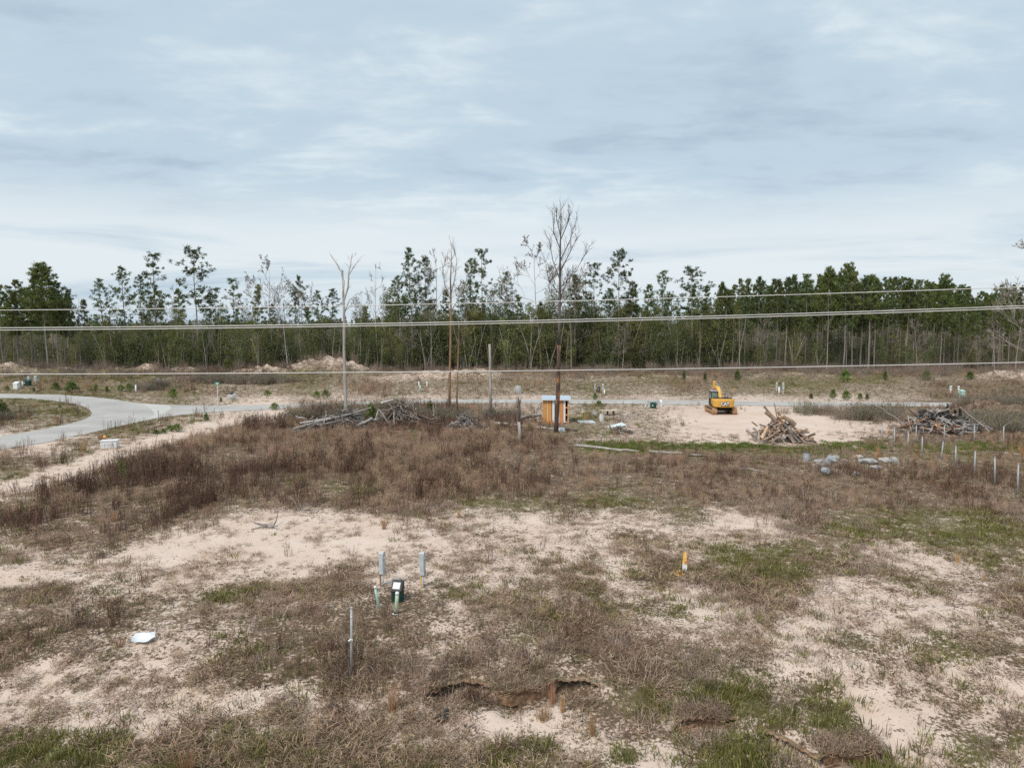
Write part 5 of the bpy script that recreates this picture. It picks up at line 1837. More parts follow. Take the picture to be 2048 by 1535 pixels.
fallen([(988, 849), (1030, 853), (1075, 858), (1108, 860)], .17, 'snag_pale', 'long pale fallen trunk left of the burnt tree', 1)
fallen([(1125, 861), (1155, 862)], .13, 'bark_dark', 'dark short fallen log right of the burnt tree', 2)
fallen([(1148, 893), (1190, 897), (1240, 902), (1278, 904)], .13, 'snag_pale', 'left long pale log along the green strip', 3)
fallen([(1298, 905), (1340, 908), (1365, 908)], .13, 'snag_pale', 'middle shorter pale log along the green strip', 4)
fallen([(1372, 911), (1430, 913)], .08, 'wood_gray', 'thin right end log along the green strip', 5)
fallen([(1040, 840), (1060, 834), (1082, 832)], .2, 'snag_pale', 'thick pale log pointing at the shed corner', 6)
fallen([(1985, 905), (2050, 912)], .08, 'wood_ash', 'pale thin log behind the nearest fence posts', 7)
fallen([(1480, 938), (1530, 944)], .05, 'wood_gray', 'thin grey pole lying in the weeds before the log heap', 8)

# ------------------------------------------------------------------ excavator
def excavator():
    x, y, z = P(1441, 829)
    y += 1.6; x = x_at(1441, 826, y); z = G(x, y)
    
    o = thing('excavator', (x, y, z), 'yellow tracked excavator parked facing away on the sand pad', 'excavator', scale=.88)
    # tracks run along y
    for sx in (-1, 1):
        cx = sx * 1.30
        prof = []
        L2, rr = 1.55, .43
        for k in range(9):
            a = -math.pi / 2 + math.pi * k / 8
            prof.append((L2 + math.cos(a) * rr, rr + math.sin(a) * rr))
        for k in range(9):
            a = math.pi / 2 + math.pi * k / 8
            prof.append((-L2 + math.cos(a) * rr, rr + math.sin(a) * rr))
        mb = MB(); mb.prism([(a * .97, .43 + (b - .43) * .9) for a, b in prof], cx - .20, cx + .20)
        t = mb.obj('track', M['dark_steel'], o)
        # shoes as one belt of plates
        n = 44
        pl = []
        per = 4 * L2 + 2 * math.pi * rr
        for k in range(n):
            s = per * k / n
            if s < 2 * L2:
                p = (-L2 + s, 0.0, 0.0)
            elif s < 2 * L2 + math.pi * rr:
                a = (s - 2 * L2) / rr; p = (L2 + math.sin(a) * rr, rr - math.cos(a) * rr, a)
            elif s < 4 * L2 + math.pi * rr:
                p = (L2 - (s - 2 * L2 - math.pi * rr), 2 * rr, math.pi)
            else:
                a = (s - 4 * L2 - math.pi * rr) / rr; p = (-L2 - math.sin(a) * rr, rr + math.cos(a) * rr, math.pi + a)
            pl.append(p)
        me = None
        for yy_, zz_, a in pl:
            if me is None:
                m_ = MB(); m_.box((0, 0, 0), (.60, per / n * .90, .045)); m_.box((0, -.06, -.03), (.60, .02, .03)); me = m_.mesh('track_shoe', M['track_clay'])
            so = put('track_shoe', me, t); so.location = (cx, yy_, zz_); so.rotation_euler = (a, 0, 0)
        for yy_ in (-L2, L2):
            mb = MB(); mb.tube([(cx - .24, yy_, rr), (cx + .24, yy_, rr)], .33, 16); mb.tube([(cx - .26, yy_, rr), (cx + .26, yy_, rr)], .12, 10)
            mb.obj('sprocket', M['track_clay'], t)
        mb = MB()
        for k in range(6):
            yy_ = -1.15 + k * .46
            mb.tube([(cx - .23, yy_, .17), (cx + .23, yy_, .17)], .10, 10)
        mb.box((cx, 0, .42), (.44, 2.5, .26)); mb.obj('roller_frame', M['track_clay'], t)
    mb = MB(); mb.box((0, 0, .55), (2.1, 1.0, .28)); mb.box((0, .9, .5), (2.1, .35, .2), (.2, 0, 0)); mb.box((0, -.9, .5), (2.1, .35, .2), (-.2, 0, 0)); mb.tube([(0, 0, .65), (0, 0, .93)], .62, 20)
    mb.obj('undercarriage', M['dark_steel'], o, bevel=.02)
    # upper works
    up = bpy.data.objects.new('upper_works', None); COL.objects.link(up); up.parent = o
    up.rotation_euler = (0, 0, R(-6))
    mb = MB()   # counterweight, rounded in plan
    plan = [(-1.36, -1.05), (-1.36, -1.95), (-1.22, -2.25), (-.85, -2.45), (0, -2.53), (.85, -2.45), (1.22, -2.25), (1.36, -1.95), (1.36, -1.05)]
    zs = [(.98, .90), (1.10, .98), (1.75, 1.0), (1.92, .985), (2.0, .95)]
    vs = []
    for zz_, k in zs:
        vs += [(a * k, -1.05 + (b + 1.05) * k, zz_) for a, b in plan]
    n = len(plan)
    fs = [tuple(reversed(range(n))), tuple(range(n * 4, n * 5))]
    for l in range(4):
        fs += [(l * n + i, l * n + (i + 1) % n, (l + 1) * n + (i + 1) % n, (l + 1) * n + i) for i in range(n)]
    mb.add(vs, fs); mb.obj('counterweight', M['cat_yellow'], up)
    mb = MB(); mb.box((-.02, -.25, 1.08), (2.66, 2.7, .26)); mb.obj('deck', M['dark_steel'], up, bevel=.03)
    mb = MB(); mb.box((.90, -.15, 1.62), (.86, 1.75, .74)); mb.box((-.98, -.72, 1.62), (.70, .62, .74)); mb.box((0, -.72, 1.66), (1.2, .66, .66)); mb.obj('side_cover', M['cat_yellow'], up, bevel=.03)
    mb = MB(); mb.box((.1, -.70, 2.045), (2.3, .60, .07)); mb.box((.5, -.62, 2.10), (.6, .4, .06)); mb.obj('engine_hood', M['dark_steel'], up, bevel=.015)
    # handrails
    mb = MB()
    mb.tube([(1.26, -1.0, 2.0), (1.26, -1.0, 2.55), (1.26, .5, 2.55), (1.26, .5, 2.0)], .022, 6); mb.tube([(1.26, -.25, 2.0), (1.26, -.25, 2.55)], .02, 6)
    mb.tube([(.55, .5, 2.0), (.55, .5, 2.4), (1.26, .5, 2.4)], .02, 6); mb.tube([(.62, -.4, 2.05), (.40, -.4, 2.6)], .02, 6)
    mb.obj('handrail', M['dark_steel'], up)
    mb = MB(); mb.tube([(.75, -.8, 2.05), (.75, -.8, 2.35), (.75, -.86, 2.42)], .06, 10); mb.obj('exhaust', M['dark_steel'], up)
    # cab
    cab = bpy.data.objects.new('cab', None); COL.objects.link(cab); cab.parent = up
    x0, x1, y0, y1, zb, zt = -1.34, -.42, -.35, 1.40, 1.10, 2.86
    mb = MB()
    for (ax, ay) in ((x0 + .04, y0 + .04), (x1 - .04, y0 + .04), (x0 + .04, y1 - .04), (x1 - .04, y1 - .04), (x0 + .04, .55)):
        mb.box((ax, ay, (zb + zt) / 2), (.09, .09, zt - zb))
    mb.box(((x0 + x1) / 2, (y0 + y1) / 2, 1.45), (x1 - x0 - .02, y1 - y0 - .02, .78)); mb.box(((x0 + x1) / 2, (y0 + y1) / 2, 2.80), (x1 - x0 - .01, y1 - y0 - .01, .12))
    mb.box(((x0 + x1) / 2, y0 + .04, 1.93), (x1 - x0, .09, .20)); mb.obj('cab_frame', M['dark_steel'], cab)
    mb = MB(); mb.box(((x0 + x1) / 2, (y0 + y1) / 2, 2.895), (x1 - x0 + .04, y1 - y0 + .04, .07)); mb.obj('cab_roof', M['pale_concrete'], cab, bevel=.03)
    for c, s in [(((x0 + x1) / 2, y0 + .02, 2.38), (.74, .012, .68)), ((x0 + .012, .12, 2.30), (.012, .74, .78)), ((x0 + .012, .97, 2.30), (.012, .68, .78)), ((x1 - .012, .5, 2.30), (.012, 1.5, .78)), (((x0 + x1) / 2, y1 - .02, 2.2), (.74, .012, 1.0))]:
        mb = MB(); mb.box(c, s); mb.obj('window', M['cab_glass'], cab)
    mb = MB(); mb.box((-.88, .35, 2.05), (.46, .16, .62), (-.1, 0, 0)); mb.box((-.88, .62, 1.86), (.5, .5, .1)); mb.obj('seat', M['dark_steel'], cab, bevel=.03)
    mb = MB(); mb.box((-.62, .9, 3.02), (.52, .42, .18)); mb.box((-.70, 1.0, 3.14), (.36, .3, .09), (0, 0, .3)); mb.obj('beacon_cover', M['red_rag'], cab, bevel=.03)
    # boom: side profile in (y,z) swept across x
    def beam(prof, x0, x1, nm, m, par):
        mb = MB(); mb.prism(prof, x0, x1); return mb.obj(nm, M[m], par, bevel=.02)
    boom = beam([(.55, 1.35), (1.0, 1.35), (1.75, 2.25), (2.75, 2.75), (4.7, 2.85), (5.15, 2.85), (5.15, 3.15), (4.6, 3.30), (2.6, 3.38), (1.35, 2.75), (.60, 1.75)], -.20, .24, 'boom', 'cat_yellow_pale', up)
    for sx in (-.34, .38):
        mb = MB(); mb.tube([(sx, 1.35, 1.30), (sx, 2.0, 2.35)], .085, 10); mb.tube([(sx, 2.0, 2.35), (sx, 2.4, 2.95)], .045, 10); mb.obj('boom_cylinder', M['cat_yellow'], boom)
    mb = MB(); mb.tube([(.02, 2.5, 3.48), (.02, 4.0, 3.66)], .085, 10); mb.tube([(.02, 4.0, 3.66), (.02, 5.25, 3.75)], .045, 10); mb.box((.02, 2.5, 3.43), (.16, .25, .2)); mb.obj('stick_cylinder', M['chrome'], boom)
    st = beam([(5.05, 3.90), (5.42, 3.85), (5.52, 3.35), (5.30, 1.30), (5.10, 1.28), (4.85, 3.0), (4.90, 3.5)], -.15, .19, 'stick', 'cat_yellow', up)
    bk = MB()
    bp = [(5.35, 1.45), (4.95, 1.5), (4.45, 1.15), (4.30, .65), (4.55, .25), (5.0, .12), (5.2, .2), (4.85, .35), (4.65, .7), (4.75, 1.05)]
    bk.prism(bp, -.6, .64); bk.obj('bucket', M['dark_steel'], up)
    # maker's plate
    mb = MB(); mb.box((.09, -2.51, 1.46), (1.02, .05, .50)); pn = mb.obj('name_plate', M['black_plastic'], up)
    fc = bpy.data.curves.new('lettering', 'FONT'); fc.body = 'CAT'; fc.size = .52; fc.extrude = .008; fc.offset = .012; fc.align_x = 'CENTER'; fc.align_y = 'CENTER'; fc.space_character = .92
    tmp = bpy.data.objects.new('lettering', fc); COL.objects.link(tmp)
    bpy.context.view_layer.update()
    me = bpy.data.meshes.new_from_object(tmp.evaluated_get(bpy.context.evaluated_depsgraph_get()))
    bpy.data.objects.remove(tmp)
    me.materials.clear(); me.materials.append(M['white_plastic'])
    t = put('lettering', me, pn); t.location = (.09, -2.545, 1.455); t.rotation_euler = (R(90), 0, 0); t.scale = (1.05, 1.05, 1)
    mb = MB(); mb.add([(.03, -2.556, 1.275), (.15, -2.556, 1.275), (.09, -2.556, 1.35), (.03, -2.552, 1.275), (.15, -2.552, 1.275), (.09, -2.552, 1.35)], [(0, 1, 2), (0, 3, 4, 1), (1, 4, 5, 2), (2, 5, 3, 0)])
    mb.obj('triangle_mark', M['cat_yellow'], pn)
    CLEAR.append((x, y, 3.0))


excavator()

# ------------------------------------------------------------------ shed
def shed():
    xl, y, _ = P(1085.5, 847)
    xr = x_at(1137, 847, y)
    W = xr - xl
    xc = (xl + xr) / 2; z = G(xc, y)
    Hh = z_at(799, y) - z
    o = thing('wooden_shed', (xc, y, z), 'small orange wood shed with white door strip and tin roof', 'shed', R(-4))
    D = 1.6

    def pan(nm, u0, u1, z0, z1, m, yy=0.0, th=.03):
        mb = MB(); mb.box((-W / 2 + (u0 + u1) / 2 * W, yy, (z0 + z1) / 2), ((u1 - u0) * W, th, z1 - z0)); return mb.obj(nm, M[m], o)
    pan('osb_panel', .0, .165, .02, Hh, 'osb'); pan('osb_panel', .195, .34, .02, Hh, 'osb'); pan('batten', .167, .193, .25, Hh - .02, 'pale_timber', -.01)
    pan('osb_panel', .165, .195, .02, .25, 'osb', .004)
    d = pan('door', .365, .455, .22, Hh - .04, 'white_paint', -.012)
    pan('door_gap_shade', .455, .485, .1, Hh - .04, 'dark_steel', .02)  # dark strip standing in for the shade inside the open gap
    pan('door_panel', .485, .64, .03, Hh - .02, 'white_paint', -.006)
    pan('sill', .34, .485, .06, .2, 'osb', .004)
    for k in range(3):
        pan('siding_board', .645 + .05 * k, .692 + .05 * k, .06, Hh - .03, 'cedar_siding', -.004 * (k % 2))
    pan('corner_board', .80, .875, .12, Hh - .04, 'white_paint', -.014)
    pan('frame_stud', .955, .985, .05, Hh, 'cedar_siding', -.008)
    for k in range(4):
        zz = .12 + (Hh - .25) * k / 3.0
        pan('frame_rail', .877, .953, zz, zz + .14, 'cedar_siding', -.002)
    pan('frame_stud', .987, 1.0, .02, Hh, 'pale_timber', .0, .07)
    pan('bottom_plate', .645, .953, .0, .058, 'bark_orange', .0)
    for s in (-1, 1):
        mb = MB(); mb.box((s * (W / 2 - .02), D / 2 + .02, Hh / 2), (.04, D, Hh)); mb.obj('side_wall', M['osb' if s < 0 else 'cedar_siding'], o)
    mb = MB(); mb.box((0, D + .03, Hh / 2), (W - .1, .03, Hh)); mb.obj('back_wall', M['bark_dark'], o)
    mb = MB(); mb.box((0, D / 2, .03), (W - .1, D - .1, .06)); mb.obj('floor', M['bark_dark'], o)
    rf = MB()
    nc = 40; vs = []; fs = []
    for i in range(nc + 1):
        u = -W / 2 - .12 + (W + .34) * i / nc
        zz = .022 * (i % 2)
        vs += [(u, -.28, Hh + .05 + zz), (u, D + .25, Hh + .26 + zz), (u, -.28, Hh + .025 + zz), (u, D + .25, Hh + .235 + zz)]
    for i in range(nc):
        a, b = i * 4, i * 4 + 4
        fs += [(a, b, b + 1, a + 1), (a + 2, a + 3, b + 3, b + 2), (a, a + 2, b + 2, b)]
    rf.add(vs, fs); r_ = rf.obj('roof', M['roof_metal'], o)
    mb = MB(); mb.box((.05, -.262, Hh + .0), (W + .26, .03, .09)); mb.obj('fascia', M['white_paint'], o)
    CLEAR.append((xc, y + .6, 1.9))


shed()

# ------------------------------------------------------------------ loose building debris near the shed
def slab(name, px, py, lx, ly, m, label, cat, rz=0, tilt=(0, 0), th=.025, corr=False):
    x, y, z = P(px, py)
    o = thing(name, (x, y, z + .05), label, cat, rz)
    mb = MB()
    if corr:
        n = 16
        for i in range(n):
            mb.box((-lx / 2 + lx * (i + .5) / n, 0, .02 * (i % 2)), (lx / n * .99, ly, .012))
    else:
        mb.box((0, 0, 0), (lx, ly, th))
    p = mb.obj('panel', M[m], o)
    p.rotation_euler = (*tilt, 0)
    return o


slab('tin_sheet', 1173, 844, 1.7, 1.5, 'tin_sheet', 'pale flat tin sheet on the ground right of the shed', 'tin sheet', R(10), (.05, .03), corr=True)
slab('tin_sheet', 1230, 853, 2.3, .8, 'tin_sheet', 'long tilted tin sheet propped on the dark debris heap', 'tin sheet', R(28), (.25, -.16), corr=True)
x, y, z = P(1124, 861)
o = thing('bathtub', (x, y, z), 'white upturned tub lying beside the burnt tree foot', 'tub', R(10))
mb = MB(); vs = []
for l, (k, zz) in enumerate([(1.0, 0), (.96, .16), (.8, .27), (.45, .31)]):
    for i in range(14):
        a = 6.283 * i / 14; vs.append((math.cos(a) * .42 * k, math.sin(a) * .25 * k, zz))
mb.add(vs, [tuple(range(42, 56))] + [(l * 14 + i, l * 14 + (i + 1) % 14, (l + 1) * 14 + (i + 1) % 14, (l + 1) * 14 + i) for l in range(3) for i in range(14)])
mb.obj('shell', M['white_sheet'], o, smooth=True)
mb = MB(); mb.tube([(math.cos(6.283 * i / 14) * .43, math.sin(6.283 * i / 14) * .26, .01) for i in range(15)], .02, 6); mb.obj('rim', M['white_sheet'], o)
x, y, z = P(1221, 829)
o = thing('work_table', (x, y, z), 'low plank table on a dark trestle beside the sand pad', 'table', R(5))
mb = MB(); mb.box((-.15, 0, .5), (1.9, .7, .05)); mb.obj('top', M['pale_timber'], o)
for sx in (-.35, .35):
    mb = MB(); mb.box((sx, 0, .23), (.08, .5, .48)); mb.obj('leg', M['dark_steel'], o)
for i, (px, py, l1, l2, h, m, lab) in enumerate([(1188, 830, .55, .5, .42, 'pale_concrete', 'pale block standing left of the plank table'), (1203, 842, .35, .35, .75, 'white_paint', 'narrow upright white box behind the propped tin sheet'),
                                                   (1168, 824, .5, .4, .25, 'pale_timber', 'low timber crate left of the pale block'), (1252, 832, .7, .4, .2, 'pale_concrete', 'flat concrete lump right of the plank table')]):
    x, y, z = P(px, py)
    o = thing('debris_block', (x, y, z), lab, 'block', R(12 + 20 * i))
    mb = MB(); mb.box((0, 0, h / 2 - .03), (l1, l2, h), taper=.9); mb.obj('body', M[m], o, bevel=.02)
    mb = MB(); mb.box((0, 0, h + .005), (l1 * .8, l2 * .8, .05)); mb.obj('top', M['pale_timber' if i % 2 else 'rock_gray'], o)
for i, (px, py, L, rz, lab) in enumerate([(1050, 822, 1.8, -.1, 'yellow plank lying in the grass left of the shed'), (1062, 838, 1.4, .4, 'short plank leaning near the shed left corner'), (1152, 832, 1.5, .15, 'loose board right beside the shed'),
                                          (1268, 842, 1.6, -.3, 'bleached board on the sand pad edge'), (1180, 852, 1.2, .2, 'weathered board below the flat tin sheet'), (1300, 850, 1.8, .1, 'thin board half buried at the pad edge')]):
    x, y, z = P(px, py)
    o = thing('board', (x, y, z + .04), lab, 'board', rz)
    mb = MB(); mb.box((0, 0, 0), (L, .14, .04)); mb.box((L * .2, .0, .035), (.05, .16, .03)); mb.obj('plank', M['yellow_wood' if i == 0 else 'pale_timber'], o)

# ------------------------------------------------------------------ junk in the weeds
def drum(px, py, L, rad, rot, m, label, cat='drum', hollow=True):
    x, y, z = P(px, py)
    o = thing('metal_drum', (x, y, z), label, cat)
    o.rotation_euler = rot
    mb = MB(); n = 20
    pts = [(0, 0, -L / 2), (0, 0, -L / 6), (0, 0, -L / 6 + .02), (0, 0, L / 6), (0, 0, L / 6 + .02), (0, 0, L / 2)]
    mb.tube(pts, [rad, rad, rad * 1.03, rad * 1.03, rad, rad], n, cap=False)
    mb.tube([(0, 0, L / 2), (0, 0, L / 2 - .02)], [rad * .99, rad * .99], n)
    mb.obj('shell', M[m], o, smooth=False)
    mb = MB(); mb.tube([(0, 0, -L / 2), (0, 0, -L / 2 + .05)], [rad * 1.05, rad * 1.05], n, cap=False)
    mb.tube([(0, 0, -L / 2 + .22), (0, 0, -L / 2 + .2)], [rad * .98, rad * .98], n); mb.obj('rim', M['dark_steel'], o)  # rim ring, plus a dark disc painted as the shaded hollow
    o.location.z += .32
    return o


drum(1656, 934, .95, .33, (R(28), R(24), 0), 'galvanised', 'pale round drum tipped open towards the camera in the weeds')
drum(1612, 922, .72, .24, (R(172), 0, 0), 'galvanised', 'upright pale drum left of the tipped drum')
drum(1650, 950, .45, .22, (R(85), 0, R(30)), 'galvanised', 'small round can in front of the tipped drum', 'can')


def rock(px, py, wpx, hpx, seed, m, label, cat='rock', flat=False):
    x, y, z = P(px, py)
    o = thing('concrete_rubble' if cat == 'rubble' else 'boulder', (x, y, z), label, cat)
    w = wpx * mpp(y) / 2 * .9; h = hpx * mpp(y) * (.7 if cat == 'rubble' else 1)
    bm = bmesh.new(); bmesh.ops.create_icosphere(bm, subdivisions=2, radius=1)
    for v in bm.verts:
        n_ = float(fbm(np.array([v.co.x * 1.6 + seed * 3.1 + v.co.z]), np.array([v.co.y * 1.6 + seed]), seed, 4)[0])
        v.co *= 1 + 1.3 * n_
        v.co = Vector((v.co.x * w, v.co.y * w * .7, max(-.15, v.co.z * h * .75 + h * .35)))
    me = bpy.data.meshes.new('stone'); bm.to_mesh(me); bm.free(); me.materials.append(M[m])
    put('stone', me, o)
    return o


for i, (px, py, w, h, lab) in enumerate([(1638, 924, 20, 9, 'rubble lump between the two pale drums'), (1672, 916, 20, 8, 'low pale rubble behind the tipped drum'), (1718, 916, 20, 9, 'flat topped rubble block right of the drums'),
                                        (1734, 926, 40, 14, 'largest pale rubble heap right of the drums'), (1752, 936, 26, 8, 'grey rubble in front of the largest rubble heap'), (1770, 922, 26, 11, 'pale rubble lump second from the right'),
                                        (1787, 924, 24, 14, 'rightmost rubble lump near the fence posts'), (1668, 944, 16, 8, 'dark rubble piece right of the small can'), (1712, 950, 24, 8, 'brown rubble in the weeds below the largest heap')]):
    rock(px, py, w, h, 60 + i, 'pale_concrete' if i in (1, 3, 6) else 'rock_gray', lab, 'rubble')
# pale boulder-like tanks across the road
o = rock(463, 799, 19, 12, 91, 'pale_concrete', 'pale rounded boulder with black lid right of the street sign', 'boulder')
mb = MB(); zz = 12 * mpp(o.location.y) * 1.0
mb.add([(-.5, -.1, zz), (.1, -.15, zz + .12), (.55, 0, zz + .05), (.3, .2, zz + .18), (-.2, .2, zz + .2), (-.35, -.1, zz - .1), (.4, -.1, zz - .12)], [(0, 1, 4), (1, 2, 3), (1, 3, 4), (0, 5, 1), (5, 6, 1), (6, 2, 1), (2, 6, 3), (3, 6, 5, 4), (0, 4, 5)])
mb.obj('lid', M['black_plastic'], o)
x, y, z = P(1036, 786)
o = thing('concrete_tank', (x, y, z), 'pale tapered concrete tank seen above the short stump', 'tank')
mb = MB(); vs = []
for k, zz in [(.92, -.1), (1.0, .35), (.86, .75), (.74, 1.02), (.6, 1.08)]:
    for i in range(12):
        a = 6.283 * (i + .5) / 12; q = 1 / max(abs(math.cos(a)), abs(math.sin(a))) ** .6
        vs.append((math.cos(a) * .62 * k * q, math.sin(a) * .55 * k * q, zz))
mb.add(vs, [tuple(range(48, 60))] + [(l * 12 + i, l * 12 + (i + 1) % 12, (l + 1) * 12 + (i + 1) % 12, (l + 1) * 12 + i) for l in range(4) for i in range(12)])
mb.obj('shell', M['pale_concrete'], o, smooth=True)
mb = MB(); mb.tube([(0, 0, 1.06), (0, 0, 1.14)], [.28, .24], 12); mb.obj('lid', M['galvanised'], o)

# ------------------------------------------------------------------ white box by the track
x, y, z = P(220, 895)
o = thing('concrete_vault', (x, y, z), 'white concrete box with grey scrawls beside the sand track', 'concrete box', R(14))
w = 30 * mpp(y)
mb = MB(); mb.box((0, 0, .27), (w, .75, .66)); mb.obj('body', M['white_paint'], o, bevel=.02)
mb = MB(); mb.box((0, 0, .625), (w + .07, .82, .05)); mb.obj('lid', M['white_paint'], o, bevel=.012)
mb = MB()
for cx, cz, a, l in [(-.32, .27, .15, .22), (-.25, .3, -.5, .15), (-.27, .2, .6, .14), (-.06, .32, .1, .2), (.02, .26, -.3, .16), (.16, .34, .25, .2), (.22, .30, -.25, .2), (.28, .36, .1, .22)]:
    mb.box((cx, -.379, cz + .02), (.022, .004, l), (0, a, 0))
mb.obj('scrawl', M['rock_gray'], o)
x, y, z = P(210, 884); y += 1.0; x = x_at(210, 884, y)
o = thing('hydrant_marker', (x, y, G(x, y)), 'orange capped marker behind the white concrete box', 'marker')
mb = MB(); hh = z_at(870, y) - G(x, y)
mb.tube([(0, 0, 0), (0, 0, hh - .28)], .05, 8); mb.obj('stem', M['red_plastic'], o)
mb = MB(); mb.tube([(0, 0, hh - .3), (0, 0, hh - .05), (0, 0, hh)], [.11, .12, .06], 10); mb.box((.11, 0, hh - .2), (.1, .08, .08)); mb.obj('cap', M['orange_plastic'], o, smooth=True)

# ------------------------------------------------------------------ street sign
x, y, z = P(436, 811); y += 0.6; x = x_at(436, 811, y); z = G(x, y)
o = thing('street_sign', (x, y, z), 'small green street name sign on a thin pole at the junction', 'street sign')
hh = z_at(764, y) - z
mb = MB(); mb.tube([(0, 0, -.2), (0, 0, hh - .02)], .05, 8); mb.obj('pole', M['wire_metal'], o)
mb = MB(); mb.box((0, -.02, hh - .16), (.68, .02, .34)); s = mb.obj('sign_plate', M['sign_green'], o, bevel=.006)
mb = MB()
for k, l in enumerate((.22, .16)):
    mb.box((-.08 + .2 * k, -.034, hh - .16), (l, .004, .09))
mb.obj('lettering', M['white_plastic'], s)

# ------------------------------------------------------------------ far utility pedestals
def far_box(name, px, top, base, wpx, m, label, cat, style='post', depth=.3):
    x, y, z = P(px, base)
    y = min(y, 140); x = x_at(px, base, y); z = G(x, y)
    o = thing(name, (x, y, z), label, cat)
    h = z_at(top, y) - z; w = wpx * mpp(y)
    if style == 'post':
        mb = MB(); mb.box((0, 0, h * .68), (w, w * .8, h * .64)); mb.obj('meter_box', M[m], o, bevel=.02)
        mb = MB(); mb.box((0, 0, h * .18), (w * .45, w * .45, h * .36)); mb.obj('post', M[m], o)
        mb = MB(); mb.tube([(0, -w * .4, h * .75), (0, -w * .4 - .06, h * .75)], w * .28, 10); mb.obj('meter', M['galvanised'], o)
    elif style == 'box':
        mb = MB(); mb.prism([(-depth, -.05), (depth, -.05), (depth, h * .95), (-depth, h * .72)], -w / 2, w / 2); mb.obj('cabinet', M[m], o, bevel=.02)
        mb = MB(); mb.prism([(-depth - .03, h * .72 + .005), (depth + .03, h * .95 + .008), (depth + .03, h), (-depth - .03, h * .78)], -w / 2 - .03, w / 2 + .03); mb.obj('lid', M[m], o)
        mb = MB(); mb.box((-w * .22, -depth - .008, h * .5), (w * .25, .006, h * .16)); mb.obj('label_plate', M['white_plastic'], o)
    else:
        mb = MB(); mb.tube([(0, 0, -.1), (0, 0, h * .9)], w / 2, 10); mb.obj('pipe', M[m], o, smooth=True)
        mb = MB(); mb.tube([(0, 0, h * .88), (0, 0, h * .97), (0, 0, h)], [w * .56, w * .56, w * .3], 10); mb.obj('cap', M['white_plastic'], o)
    return o


for a in [
    ('cable_pedestal', 33, 763, 776, 9, 'white_plastic', 'low white utility box nearest the left picture edge', 'cable pedestal', 'box'),
    ('pipe_marker', 45.6, 762, 774, 2.4, 'white_plastic', 'white marker tube left of the dark green cabinet', 'pipe marker', 'pipe'),
    ('utility_cabinet', 54, 759, 771, 14, 'utility_green', 'dark green utility cabinet far left beyond the road', 'utility cabinet', 'box'),
    ('meter_pedestal', 58, 752, 766, 4.5, 'meter_gray', 'grey meter pedestal behind the far left green cabinet', 'electric pedestal', 'post'),
    ('meter_pedestal', 72, 751, 769, 5, 'meter_gray', 'grey meter pedestal right of the far left green cabinet', 'electric pedestal', 'post'),
    ('pipe_marker', 272, 769, 785, 3, 'white_plastic', 'tall white marker tube beside the pointed young pine', 'pipe marker', 'pipe'),
    ('pipe_marker', 298, 768, 777, 3, 'white_plastic', 'short white marker tube right of the tall white one', 'pipe marker', 'pipe'),
    ('cable_pedestal', 308, 765, 772, 5, 'black_plastic', 'small black box left of the twin grey pedestals', 'cable pedestal', 'box'),
    ('meter_pedestal', 317, 756, 770, 5, 'meter_gray', 'left grey pedestal of the pair above the pointed young pine', 'electric pedestal', 'post'),
    ('meter_pedestal', 327.5, 757, 770, 5, 'meter_gray', 'right grey pedestal of the pair above the pointed young pine', 'electric pedestal', 'post'),
    ('pipe_marker', 840.5, 770, 783, 3.5, 'teal_plastic', 'teal marker tube across the road left of the dead trees', 'pipe marker', 'pipe'),
    ('meter_pedestal', 838, 762, 774, 2.2, 'white_plastic', 'left thin white post behind the teal marker tube', 'post', 'pipe'),
    ('meter_pedestal', 854, 762, 774, 2.2, 'white_plastic', 'right thin white post behind the teal marker tube', 'post', 'pipe'),
    ('meter_pedestal', 1190, 767, 783, 3, 'meter_gray', 'left grey pedestal across the road above the bright pine', 'electric pedestal', 'post'),
    ('cable_pedestal', 1197.5, 773, 783, 5, 'black_plastic', 'black cable box between the two grey pedestals behind the shed', 'cable pedestal', 'box'),
    ('meter_pedestal', 1206, 767, 786, 4, 'meter_gray', 'right grey pedestal across the road above the bright pine', 'electric pedestal', 'post'),
    ('pipe_marker', 1209, 778, 789, 2.5, 'white_plastic', 'short pale tube at the foot of the right grey pedestal', 'pipe marker', 'pipe'),
    ('utility_cabinet', 1306.5, 804, 816, 11, 'utility_green', 'green utility cabinet on the near roadside at the sand pad', 'utility cabinet', 'box'),
    ('meter_pedestal', 1296.5, 799, 816, 3.6, 'meter_gray', 'grey pedestal left of the near roadside green cabinet', 'electric pedestal', 'post'),
    ('meter_pedestal', 1317, 798, 813, 3.4, 'meter_gray', 'grey pedestal right of the near roadside green cabinet', 'electric pedestal', 'post'),
    ('cable_pedestal', 1321.5, 800, 812, 4, 'white_plastic', 'white box rightmost of the near roadside group', 'cable pedestal', 'box'),
    ('pipe_marker', 1291, 808, 816, 3, 'sage_plastic', 'sage marker tube leftmost of the near roadside group', 'pipe marker', 'pipe'),
    ('meter_pedestal', 1553, 764, 783, 3.2, 'meter_gray', 'left tall grey pedestal right of the excavator across the road', 'electric pedestal', 'post'),
    ('meter_pedestal', 1566, 764, 787, 3.6, 'meter_gray', 'right tall grey pedestal right of the excavator across the road', 'electric pedestal', 'post'),
    ('pipe_marker', 1558, 773, 788, 3.2, 'white_plastic', 'white tube between the two tall grey pedestals', 'pipe marker', 'pipe'),
    ('meter_pedestal', 1901, 771, 785, 3.5, 'white_plastic', 'left white pedestal far right beyond the burnt pile', 'electric pedestal', 'post'),
    ('meter_pedestal', 1917, 771, 785, 3.5, 'white_plastic', 'right white pedestal far right beyond the burnt pile', 'electric pedestal', 'post'),
    ('cable_pedestal', 1924, 779, 793, 8, 'teal_plastic', 'teal utility box far right beyond the burnt pile', 'cable pedestal', 'box'),
]:
    far_box(*a)


